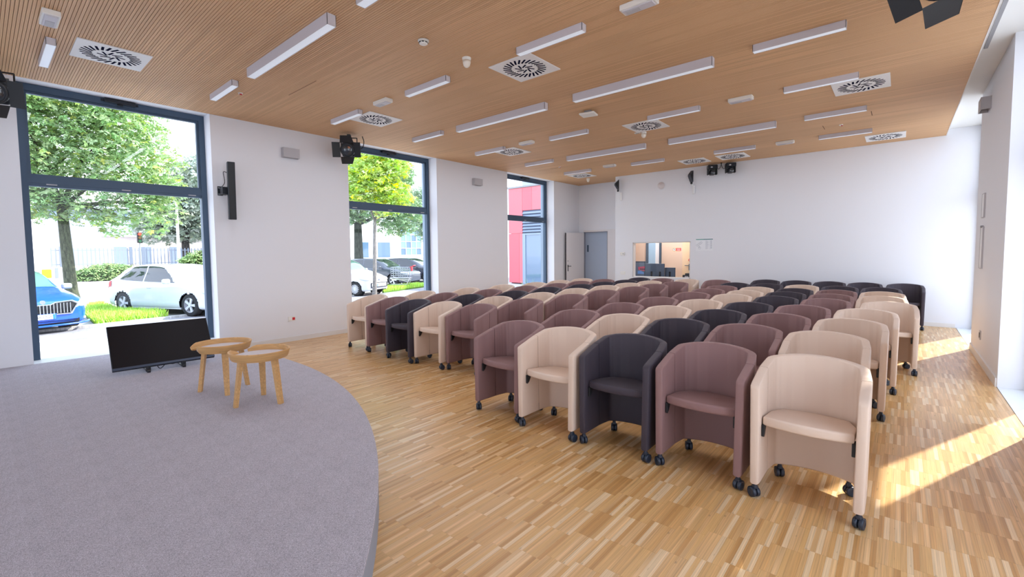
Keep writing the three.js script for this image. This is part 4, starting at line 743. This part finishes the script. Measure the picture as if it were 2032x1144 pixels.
makeCar('blue_car', 'bright blue car with ribbed chrome grille parked nose towards the big window', {
  at: [-16.4, GY, -0.32], turn: carTurn(0.97, -0.24), length: 4.55, width: 1.75, wheel: 0.32, axles: [0.9, 3.6], spokes: 10, paint: [14, 96, 226], metal: 0.15, stations: sedan, glass: [1.3, 2.15, 3.9, 4.3], sideGlass: [[1.5, 2.8], [2.86, 3.9]], lampX: [0.24, 0.63], mirror: mat([170, 176, 186], 0.35),
  screenGlass: mat([96, 140, 132], 0.06, { clearcoat: 1 }),
  front: (t, c) => {
    const X = -c.L / 2 - 0.02, y0 = 0.56;
    const shape = [[-0.56, 0.08], [-0.46, 0.14], [-0.2, 0.12], [-0.12, 0.08], [0.12, 0.08], [0.2, 0.12], [0.46, 0.14], [0.56, 0.08], [0.45, -0.12], [-0.45, -0.12]];
    const gr = obj('grille', prism(shape, 0.06, 0.008).rotateY(Math.PI / 2).translate(X + 0.03, y0, 0), M.black, t);
    const sh = new THREE.Shape(shape.map((p) => new THREE.Vector2(p[0] * 1.05, p[1] * 1.14))); sh.holes.push(new THREE.Path(shape.map((p) => new THREE.Vector2(...p))));
    obj('grille_frame', new THREE.ExtrudeGeometry(sh, { depth: 0.03, bevelEnabled: true, bevelSize: 0.006, bevelThickness: 0.006, bevelSegments: 2 }).rotateY(Math.PI / 2).translate(X - 0.015, y0, 0), M.chrome, t);
    for (let k = -8; k <= 8; k++) { const z = k * 0.056, up = Math.abs(z) < 0.16 ? 0.08 : 0.115; obj('grille_rib', rbx(0.03, up + 0.11, 0.016, 0.006, X - 0.012, y0 + (up - 0.11) / 2, z), M.chrome, gr); }
    obj('badge', cylX(0.045, 0.045, 0.02, 24, X + 0.005, y0 + 0.15, 0), M.chrome, t);
    plate(t, X - 0.03, 0.39, 'GA·275VK');
    obj('plate_carrier', rbx(0.05, 0.13, 0.42, 0.01, X + 0.0, 0.39, 0), c.paint, t);
    obj('lower_grille', [rbx(0.08, 0.12, 1.24, 0.03, X + 0.06, 0.27, 0)], M.black, t);
    obj('bumper_lip', tube([[0.28 - c.L / 2, 0.2, 0.88], [0.1 - c.L / 2, 0.19, 0.76], [X + 0.02, 0.185, 0.45], [X - 0.01, 0.185, 0], [X + 0.02, 0.185, -0.45], [0.1 - c.L / 2, 0.19, -0.76], [0.28 - c.L / 2, 0.2, -0.88]], 0.022, 6, 30), c.paint, t);
    for (const s of [1, -1]) obj('fog_light', rbx(0.06, 0.06, 0.16, 0.02, 0.11 - c.L / 2, 0.3, s * 0.68), mat([210, 220, 230], 0.2), t);
    obj('roof_note', rbx(0.01, 0.005, 0.3, 0.002, 1.32 - c.L / 2, 1.1, 0), M.black, t);
  },
});
const mini = hatch.map((r) => [r[0] * 0.84, r[1] * 0.92, r[2] * 1.02, r[3] * 1.02, r[4] * 0.93, r[5]]);
makeCar('small_white_car', 'small white city car parked beside the thin tree, seen through the middle window', {
  at: [-18.05, GY, -10.08], turn: carTurn(0.93, -0.36), length: 3.56, width: 1.65, wheel: 0.285, axles: [0.58, 3.0], spokes: 14, paint: [204, 208, 214], stations: mini, glass: [1.02, 1.68, 3.05, 3.34], sideGlass: [[1.2, 2.2], [2.26, 3.0]], lampX: [0.22, 0.68],
  screenGlass: mat([70, 104, 100], 0.06, { clearcoat: 1 }),
  front: (t, c) => { const X = -c.L / 2 - 0.02; obj('bumper_insert', rbx(0.08, 0.16, 0.98, 0.03, X + 0.03, 0.42, 0), mat([228, 232, 236], 0.4), t); obj('bumper_frame', [rbx(0.05, 0.016, 1.06, 0.006, X, 0.51, 0), rbx(0.05, 0.016, 1.06, 0.006, X, 0.33, 0), rbx(0.05, 0.19, 0.016, 0.006, X + 0.01, 0.42, 0.53), rbx(0.05, 0.19, 0.016, 0.006, X + 0.01, 0.42, -0.53)], M.black, t); plate(t, X - 0.03, 0.42, ''); obj('badge', cylX(0.04, 0.04, 0.02, 20, X + 0.02, 0.63, 0), M.chrome, t); obj('lower_grille', rbx(0.06, 0.06, 0.9, 0.02, X + 0.06, 0.25, 0), M.black, t); },
});
makeCar('dark_hatchback', 'dark grey hatchback parked behind the shopping trolley', {
  at: [-21.6, GY, -14.2], turn: carTurn(0.9, -0.43), length: 4.24, width: 1.79, wheel: 0.315, axles: [0.84, 3.47], spokes: 5, paint: [62, 70, 84], stations: hatch, glass: [1.2, 1.98, 3.62, 4.0], sideGlass: [[1.42, 2.62], [2.68, 3.62]], lampX: [0.24, 0.66],
});
makeCar('dark_sedan', 'dark car with wide lower grille at the edge of the middle window', {
  at: [-22.3, GY, -16.9], turn: carTurn(0.9, -0.43), length: 4.55, width: 1.8, wheel: 0.32, axles: [0.9, 3.6], spokes: 10, paint: [58, 60, 74], stations: sedan, glass: [1.3, 2.15, 3.9, 4.3], sideGlass: [[1.5, 2.8], [2.86, 3.9]], lampX: [0.26, 0.66],
  front: (t, c) => { obj('grille', rbx(0.06, 0.22, 0.9, 0.02, -c.L / 2, 0.5, 0), M.black, t); plate(t, -c.L / 2 - 0.04, 0.4, ''); },
});
{ // shopping trolley
  const t = thing('shopping_trolley', 'wire shopping trolley with a red handle flap standing on the kerb grass', 'shopping trolley', [-18.25, GY + 0.05, -13.2], 0.71), w = [];
  for (let i = 0; i <= 8; i++) { const x = -0.45 + i * 0.1125; w.push(bar([x, 0.5, -0.22], [x, 0.98, -0.27], 0.009, 0.009, 4), bar([x, 0.5, 0.22], [x, 0.98, 0.27], 0.009, 0.009, 4), bar([x, 0.5, -0.22], [x, 0.5, 0.22], 0.005, 0.005, 4)); }
  for (let j = 0; j <= 5; j++) { const y = 0.5 + j * 0.096, z = 0.22 + j * 0.01; w.push(bar([-0.45, y, -z], [0.45, y, -z], 0.009, 0.009, 4), bar([-0.45, y, z], [0.45, y, z], 0.009, 0.009, 4), bar([-0.45, y, -z], [-0.45, y, z], 0.009, 0.009, 4), bar([0.45, y, -z], [0.45, y, z], 0.009, 0.009, 4)); }
  obj('basket', w, mat([150, 156, 168], 0.4), t).userData.kind = 'stuff';
  obj('tray', rbx(0.85, 0.03, 0.5, 0.01, -0.05, 0.4, 0).rotateZ(-0.06), M.white, t); obj('chassis', [bar([0.45, 0.5, 0.25], [0.3, 0.16, 0.27], 0.018), bar([0.45, 0.5, -0.25], [0.3, 0.16, -0.27], 0.018), bar([0.3, 0.16, 0.27], [-0.5, 0.16, 0.2], 0.018), bar([0.3, 0.16, -0.27], [-0.5, 0.16, -0.2], 0.018), bar([-0.4, 0.5, 0.2], [0.35, 0.3, 0.27], 0.014), bar([-0.4, 0.5, -0.2], [0.35, 0.3, -0.27], 0.014), rbx(0.9, 0.03, 0.5, 0.01, 0, 0.47, 0)], M.greyLight, t);
  obj('handle_flap', rbx(0.05, 0.2, 0.3, 0.02, 0.5, 0.9, 0).rotateZ(0.0), M.red, t); obj('handle', [bar([0.45, 0.98, 0.27], [0.62, 1.06, 0.27], 0.014), bar([0.45, 0.98, -0.27], [0.62, 1.06, -0.27], 0.014), bar([0.62, 1.06, -0.28], [0.62, 1.06, 0.28], 0.018)], M.red, t);
  for (const [x, z] of [[0.3, 0.27], [0.3, -0.27], [-0.5, 0.2], [-0.5, -0.2]]) obj('wheel', [cylZ(0.06, 0.06, 0.03, 14, x, 0.06, z), bar([x, 0.06, z], [x, 0.17, z], 0.012)], M.black, t);
}
// ---- trees
const leafG = (() => { // a sprig of six folded leaves
  const pos = [], idx = [];
  for (let k = 0; k < 6; k++) { const a = k * 1.05 + (k % 2) * 0.4, c = Math.cos(a), s = Math.sin(a), y = k * 0.05 - 0.12, b = pos.length / 3, w = 0.34, L = 1.0; const P = (u, v, h) => pos.push(c * u - s * v, y + h, s * u + c * v); P(0.1, 0, 0); P(0.5, w, 0.1); P(0.55, 0, 0.02); P(0.5, -w, 0.1); P(L, 0, -0.22); idx.push(b, b + 1, b + 2, b, b + 2, b + 3, b + 1, b + 4, b + 2, b + 2, b + 4, b + 3); }
  const g = new THREE.BufferGeometry(); g.setAttribute('position', new THREE.Float32BufferAttribute(pos, 3)); g.setIndex(idx); return toCreasedNormals(g, 0.1);
})();
function makeTree(name, label, pos, trunk, blobs, n, size, hsl, barkC, lean = [0, 0]) {
  const t = thing(name, label, 'tree', pos), bm = mat(barkC, 0.95, { map: rep(bark, 2, 3), bumpMap: rep(bark, 2, 3), bumpScale: 0.02 });
  const [r, H] = trunk, top = [lean[0], H, lean[1]];
  obj('trunk', [bar([0, 0, 0], [lean[0] * 0.3, H * 0.18, lean[1] * 0.3], r * 1.35, r, 14), bar([lean[0] * 0.3, H * 0.18, lean[1] * 0.3], top, r, r * 0.78, 14)], bm, t);
  const br = [];
  for (const b of blobs) { const e = [b[0], b[1], b[2]], m = [(top[0] + e[0]) / 2 + rr(-0.2, 0.2), (top[1] + e[1]) / 2 + 0.15, (top[2] + e[2]) / 2 + rr(-0.2, 0.2)]; br.push(bar(top, m, r * 0.45, r * 0.24, 7), bar(m, e, r * 0.22, r * 0.06, 6)); for (let k = 0; k < 3; k++) br.push(bar(m, [e[0] + rr(-0.8, 0.8) * b[3], e[1] + rr(-0.5, 0.7) * b[4], e[2] + rr(-0.8, 0.8) * b[5]], r * 0.16, r * 0.04, 5)); }
  obj('branches', br, bm, t);
  const lm = mat([255, 255, 255], 0.75, { transmission: 0.3, thickness: 0, side: THREE.DoubleSide, specularIntensity: 0.4 });
  const im = new THREE.InstancedMesh(leafG, lm, n), m4 = new THREE.Matrix4(), q = new THREE.Quaternion(), e = new THREE.Euler(), vol = blobs.map((b) => b[3] * b[4] * b[5]), sum = vol.reduce((a, b) => a + b, 0);
  let i = 0; blobs.forEach((b, k) => { const c = Math.round(n * vol[k] / sum); for (let j = 0; j < c && i < n; j++, i++) { const u = rr(-1, 1), a = rr(0, 6.2832), rad = Math.pow(rnd(), 0.42), s = Math.sqrt(1 - u * u); e.set(rr(-0.7, 0.7), rr(0, 6.28), rr(-0.7, 0.7)); q.setFromEuler(e); const sc = size * rr(0.6, 1.25); m4.compose(new THREE.Vector3(b[0] + b[3] * rad * s * Math.cos(a), b[1] + b[4] * rad * u, b[2] + b[5] * rad * s * Math.sin(a)), q, new THREE.Vector3(sc, sc, sc)); im.setMatrixAt(i, m4); const young = rnd() < 0.12 ? -0.055 : 0; im.setColorAt(i, new THREE.Color().setHSL(hsl[0] + rr(-0.02, 0.04) + young, hsl[1] * (young ? 1.35 : rr(0.6, 1.05)), hsl[2] * rr(0.6, 1.25))); } });
  im.count = i; im.name = 'foliage'; im.userData.kind = 'stuff'; im.castShadow = im.receiveShadow = true; t.add(im);
  return t;
}
makeTree('broad_tree', 'broad green tree with thick mossy trunk behind the blue car', [-20.46, GY, -1.97], [0.165, 3.3], [[0.3, 3.2, -0.3, 0.9, 0.55, 0.8], [-0.4, 3.3, 0.6, 0.9, 0.6, 0.9], [-0.3, 5.2, 0.4, 2.0, 1.7, 1.9], [1.0, 4.6, -1.5, 1.7, 1.5, 1.5], [0.2, 6.4, -0.9, 2.0, 1.5, 1.9], [-1.2, 4.0, 0.9, 1.2, 1.1, 1.3], [1.6, 3.4, -1.9, 1.1, 1.1, 0.9], [0.4, 3.5, 1.3, 1.3, 0.75, 1.1], [0.9, 3.0, -1.0, 1.0, 0.8, 0.7], [0.6, 7.2, 1.4, 2.2, 1.6, 1.8], [-1, 6.5, 2.2, 1.8, 1.8, 1.8]], 13000, 0.13, [0.25, 0.44, 0.46], [112, 118, 96], [-0.25, 0.12]);
makeTree('young_tree', 'young tree with a thin pale trunk and yellow-green leaves outside the middle window', [-15.15, GY, -9.7], [0.075, 2.9], [[0.0, 4.5, 0.1, 1.0, 0.8, 1.0], [0.35, 3.9, -0.75, 0.75, 0.6, 0.75], [-0.3, 3.9, 0.5, 0.7, 0.55, 0.7], [0.1, 5.2, -0.5, 1.1, 0.8, 1.1], [0.4, 3.4, -0.3, 0.5, 0.4, 0.6]], 3000, 0.125, [0.21, 0.8, 0.52], [188, 182, 184], [-0.04, -0.12]);
const greyG = [0.3, 0.13, 0.58];
makeTree('distant_tree', 'grey-green tall tree behind the street lamp', [-53, GY, -13.2], [0.4, 3.2], [[0, 6, 0, 3.2, 3.2, 3], [1, 9, -1.5, 3, 2.6, 2.8], [-2, 4.6, 1.5, 2.4, 2, 2.4], [0, 5, -3, 2.6, 2.4, 2.4]], 3200, 0.42, greyG, [92, 88, 90]);
makeTree('distant_tree', 'grey-green tree with leaning trunk at the edge of the big window', [-51, GY, -19.5], [0.42, 3.4], [[0, 6, 0, 3, 3, 3], [-1, 9.2, 1, 2.6, 2.4, 2.6], [0.5, 5, 2.2, 2, 1.8, 2]], 2400, 0.42, greyG, [92, 88, 90], [-1, 0.8]);
makeTree('shade_tree', 'leafy green tree with dark trunk behind the small white car', [-27, GY, -16.2], [0.3, 3.6], [[0, 5.4, 0, 2.3, 1.8, 2.2], [1.0, 4.4, -2.4, 1.9, 1.6, 1.8], [0.4, 7, -1.4, 2.5, 1.8, 2.4], [-0.5, 4.2, 1.4, 1.6, 1.2, 1.5]], 6000, 0.2, [0.28, 0.34, 0.44], [84, 92, 84]);
makeTree('grey_tree', 'pale grey-green tree in front of the glass building', [-29.5, GY, -24.6], [0.22, 2.6], [[0, 4.2, 0, 1.8, 1.9, 1.8], [0.8, 3.2, -1.5, 1.4, 1.3, 1.3], [-0.6, 5.6, 0.8, 1.6, 1.5, 1.6]], 3600, 0.2, [0.3, 0.22, 0.48], [120, 116, 112]);
function hedge(label, pos, r, n) { const t = thing('round_hedge', label, 'hedge', pos); obj('stems', Array.from({ length: 9 }, () => bar([rr(-r[0], r[0]) * 0.6, 0, rr(-r[2], r[2]) * 0.6], [rr(-r[0], r[0]) * 0.8, r[1], rr(-r[2], r[2]) * 0.8], 0.03, 0.012, 5)), mat([100, 84, 66], 0.9), t);
  const im = new THREE.InstancedMesh(leafG, mat([255, 255, 255], 0.8, { transmission: 0.25, thickness: 0, side: THREE.DoubleSide }), n), m4 = new THREE.Matrix4(), q = new THREE.Quaternion(), e = new THREE.Euler(); for (let i = 0; i < n; i++) { const u = rr(0, 1), a = rr(0, 6.28), s = Math.sqrt(1 - u * u), k = Math.pow(rnd(), 0.25); e.set(rr(-1, 1), rr(0, 6.28), 0); q.setFromEuler(e); m4.compose(new THREE.Vector3(r[0] * k * s * Math.cos(a), 0.05 + r[1] * k * u, r[2] * k * s * Math.sin(a)), q, new THREE.Vector3(0.22, 0.22, 0.22)); im.setMatrixAt(i, m4); im.setColorAt(i, new THREE.Color().setHSL(rr(0.22, 0.28), 0.5, rr(0.25, 0.42))); } im.name = 'foliage'; im.userData.kind = 'stuff'; t.add(im); }
hedge('rounded green hedge before the white fence behind the hatchback', [-42.5, GY, -6.0], [1.6, 1.1, 2.0], 1400);
hedge('pale trimmed hedge at the right end of the white fence', [-41, GY, -11.2], [1.4, 2.0, 1.9], 1500);
// ---- street furniture and buildings across the road
{
  const t = thing('street_fence', 'long fence of pale bars on a low white wall across the street', 'fence', [-47, GY, -10]), bars = [];
  obj('low_wall', bx(-0.15, 0.15, 0, 0.9, -16, 14), mat([236, 234, 234], 0.8), t);
  for (let z = -15.8; z < 13.9; z += 0.24) bars.push(bx(-0.03, 0.03, 0.9, 2.3, z - 0.035, z + 0.035));
  for (let z = -15.7; z < 13.9; z += 0.5) bars.push(bx(0.15, 0.2, 0.1, 0.86, z - 0.09, z + 0.09));
  obj('bars', bars, mat([138, 146, 160], 0.5), t).userData.kind = 'stuff';
  obj('rail', [bx(-0.02, 0.02, 2.1, 2.16, -16, 14), bx(-0.02, 0.02, 1.05, 1.11, -16, 14)], mat([138, 146, 160], 0.5), t);
  for (const z of [-13, -8.2, -3.4, 1.2, 2.0, 6, 10.6]) obj('post', bx(-0.1, 0.1, 0, 2.4, z - 0.1, z + 0.1), mat([120, 130, 146], 0.5), t);
  const g = thing('gate_pillar', 'tall white gate pillar beside the trunk at the far fence', 'pillar', [-45.5, GY, -2.55]);
  obj('shaft', rbx(0.9, 4.0, 1.5, 0.03, 0, 2.0, 0), mat([240, 240, 240], 0.8), g); obj('cap', rbx(1.0, 0.14, 1.6, 0.03, 0, 4.07, 0), M.white, g);
  const p = thing('street_lamp', 'slim white street lamp with a short arm across the street', 'street lamp', [-46.2, GY, -11.0]);
  obj('pole', bar([0, 0, 0], [0, 6.2, 0], 0.14, 0.08, 12), M.white, p); obj('arm', bar([0, 6.15, 0], [0.1, 6.25, 0.9], 0.05), M.white, p); obj('lamp_head', rbx(0.2, 0.1, 0.6, 0.04, 0.1, 6.25, 1.1), M.greyLight, p);
  const s = thing('traffic_light', 'small traffic light showing red across the street', 'traffic light', [-44, GY, -8.05]);
  obj('pole', bar([0, 0, 0], [0, 2.7, 0], 0.05), M.grey, s); obj('head', rbx(0.26, 0.8, 0.3, 0.04, 0, 3.05, 0), M.black, s); [[0.26, [255, 60, 40]], [0, [90, 70, 30]], [-0.26, [40, 90, 60]]].forEach(([y, c], i) => obj('signal', cylX(0.1, 0.1, 0.05, 14, 0.14, 3.05 + y, 0), mat(c, 0.4, i ? {} : { emissive: C(255, 50, 30), emissiveIntensity: 1.5 }), s));
  const y = thing('yellow_box', 'small yellow box by the white gate pillar across the street', 'street box', [-40.5, GY, -2.75]);
  obj('body', rbx(0.4, 0.55, 0.42, 0.05, 0, 0.62, 0), mat([250, 190, 20], 0.5), y); obj('foot', bx(-0.1, 0.1, 0, 0.3, -0.1, 0.1), M.grey, y);
  // far flat-roofed block
  const b = thing('apartment_block', 'far grey flat-roofed block with a row of windows above the fence', 'building', [-66, GY, -7.6]), bw = mat([170, 178, 196], 0.85);
  obj('wall', bx(-4, 0, 0, 6.6, -4.5, 3.2), bw, b); obj('roof', [bx(-4.3, 0.3, 6.6, 7.2, -4.8, 3.5)], mat([178, 184, 204], 0.8), b); for (let k = 0; k < 5; k++) { const w = obj('window', rbx(0.08, 0.7, 0.9, 0.02, 0.03, 6.0, -3.6 + k * 1.45), mat([86, 100, 122], 0.3), b); obj('pane', bx(0.071, 0.078, 5.72, 6.28, -3.95 + k * 1.45, -3.25 + k * 1.45), mat([120, 140, 160], 0.1), w); } obj('chimney', [bx(-2, -1.6, 7.2, 7.5, 2, 2.5), bx(-2, -1.6, 7.2, 7.5, -1.6, -1.2)], bw, b);
  const k = thing('red_kiosk', 'red and yellow roofed kiosk half hidden by leaves across the street', 'kiosk', [-52, GY, 0.4]);
  obj('wall', bx(-1.5, 1.5, 0, 3.2, -2.6, 2.2), mat([236, 214, 210], 0.8), k); obj('fascia', bx(-1.6, 1.6, 3.2, 4.4, -2.8, 2.4), mat([196, 84, 92], 0.7), k); obj('roof', prism([[-1.8, 4.4], [1.8, 4.4], [0, 5.3]], 5.0).translate(0, 0, -0.2), mat([232, 180, 90], 0.7), k);
  const lb = thing('low_building', 'long pale low building with grey doors behind the street fence', 'building', [-60, GY, -12]);
  obj('wall', bx(-3, 0, 0, 3.6, -7, 4), mat([238, 226, 222], 0.85), lb); obj('roof', bx(-3.2, 0.3, 3.6, 3.85, -7.2, 4.2), mat([200, 204, 214], 0.8), lb); for (const z of [-5, -2, 0.6, 2.6]) obj('door', bx(0, 0.06, 0, 2.6, z - 0.5, z + 0.5), mat([140, 156, 180], 0.6), lb);
}
{ // glass office block seen through the middle window
  const b = thing('glass_office', 'pale office block with a blue-green glass grid beyond the parked cars', 'building', [-37.3, GY, -28.2], -0.1), gl = mat([120, 168, 186], 0.12, { clearcoat: 1 }), gd = mat([84, 116, 146], 0.12, { clearcoat: 1 });
  obj('wall', [bx(-8, 0, 0, 7.5, -12, -1.2), bx(-8, 0, 0, 7.5, 1.2, 12), bx(-8, 0, 0, 1.5, -1.2, 1.2), bx(-8, 0, 6.9, 7.5, -1.2, 1.2)], mat([228, 232, 236], 0.85), b);
  for (let i = 0; i < 4; i++) for (let j = 0; j < 8; j++) obj('pane', bx(-0.06, -0.04, 1.52 + j * 0.67, 2.14 + j * 0.67, -1.17 + i * 0.59, -0.63 + i * 0.59), (i + j) % 3 ? gl : gd, b);
  obj('mullion', [...Array.from({ length: 5 }, (_, i) => bx(-0.08, 0, 1.5, 6.9, -1.2 + i * 0.59 - 0.02, -1.2 + i * 0.59 + 0.03)), ...Array.from({ length: 9 }, (_, j) => bx(-0.08, 0, 1.48 + j * 0.67, 1.53 + j * 0.67, -1.2, 1.2))], M.white, b);
  for (const z of [3, 5.2, 7.4]) { const w = obj('window', bx(0, 0.06, 1.2, 2.8, z - 0.7, z + 0.7), M.white, b); obj('pane', bx(0.06, 0.07, 1.26, 2.74, z - 0.64, z + 0.64), gd, w); }
  const w = thing('boundary_wall', 'low white wall along the far car park before the office block', 'wall', [-32, GY, -24], -0.12); obj('panel', bx(-0.12, 0.12, 0, 1.3, -9, 11), mat([240, 240, 240], 0.85), w); obj('coping', bx(-0.18, 0.18, 1.3, 1.38, -9, 11), M.white, w);
}
{ // red clad wing of the same building, seen through the far window
  const t = thing('red_wing', 'red clad building wing with grey louvres and tall window outside the far window', 'building', [0, 0, -19]), pink = mat([226, 120, 128], 0.55), pink2 = mat([220, 110, 120], 0.55);
  obj('wall', bx(-16.3, -8.2, GY, 5.0, -3.2, -0.06), mat([120, 60, 66], 0.8), t);
  for (const [x0, x1, y0, y1, m] of [[-16.42, -15.46, 2.52, 4.93, pink], [-15.45, -14.82, 3.72, 4.93, pink2], [-14.81, -14.1, 3.72, 4.93, pink], [-14.09, -13.2, 3.72, 4.93, pink2], [-13.19, -8.2, 3.72, 4.93, pink], [-16.42, -15.68, GY + 0.05, 2.51, pink2], [-15.67, -15.46, GY + 0.05, 2.51, pink], [-12.2, -8.2, GY + 0.05, 3.71, pink2]]) obj('panel', rbx(x1 - x0, y1 - y0, 0.05, 0.006, (x0 + x1) / 2, (y0 + y1) / 2, -0.025), m, t);
  obj('coping', bx(-16.46, -8.2, 4.94, 5.03, -3.2, 0.04), M.grey, t);
  for (let k = 0; k < 7; k++) obj('louvre', rbx(3.16, 0.035, 0.13, 0.01, 0, 0, 0).rotateX(0.7).translate(-13.84, 2.62 + k * 0.16, -0.0), mat([150, 166, 190], 0.5), t);
  obj('louvre_back', bx(-15.44, -12.22, 2.5, 3.7, -0.055, -0.04), mat([96, 108, 130], 0.7), t);
  obj('window_frame', [bx(-15.44, -15.25, GY, 2.5, -0.055, 0.02), bx(-12.4, -12.22, GY, 2.5, -0.055, 0.02), bx(-15.25, -12.4, 2.42, 2.5, -0.055, 0.02), bx(-13.9, -13.8, GY, 2.42, -0.055, 0.02)], M.frameOut, t);
  for (const [a, b] of [[-15.25, -13.9], [-13.8, -12.4]]) obj('window_pane', bx(a, b, GY + 0.02, 2.42, -0.05, -0.03), mat([110, 134, 160], 0.03, { clearcoat: 1 }), t);
  const u = thing('upper_roof_band', 'pale grey parapet rising behind the red clad wing', 'parapet', [0, 0, -24]); obj('band', bx(-19.5, -8, 5.0, 6.8, -2, 0), mat([176, 192, 210], 0.7), u); obj('wall', bx(-19.2, -8, GY, 5.0, -2, -0.1), M.greyLight, u);
  const s = thing('spiky_plant', 'small spiky green plant on the gravel outside the far window', 'plant', [-10.2, GY, -12.9]); for (let k = 0; k < 14; k++) { const a = k * 2.4, r = 0.1 + (k % 4) * 0.05; obj('leaf', bar([0, 0.02, 0], [Math.cos(a) * (0.15 + r), 0.78 - (k % 4) * 0.12, Math.sin(a) * (0.15 + r)], 0.025, 0.003, 4), mat([120, 160, 130], 0.7), s); }
}

scene.traverse((o) => { if (o.isMesh) { o.castShadow = true; o.receiveShadow = true; } });
renderer.render(scene, camera);
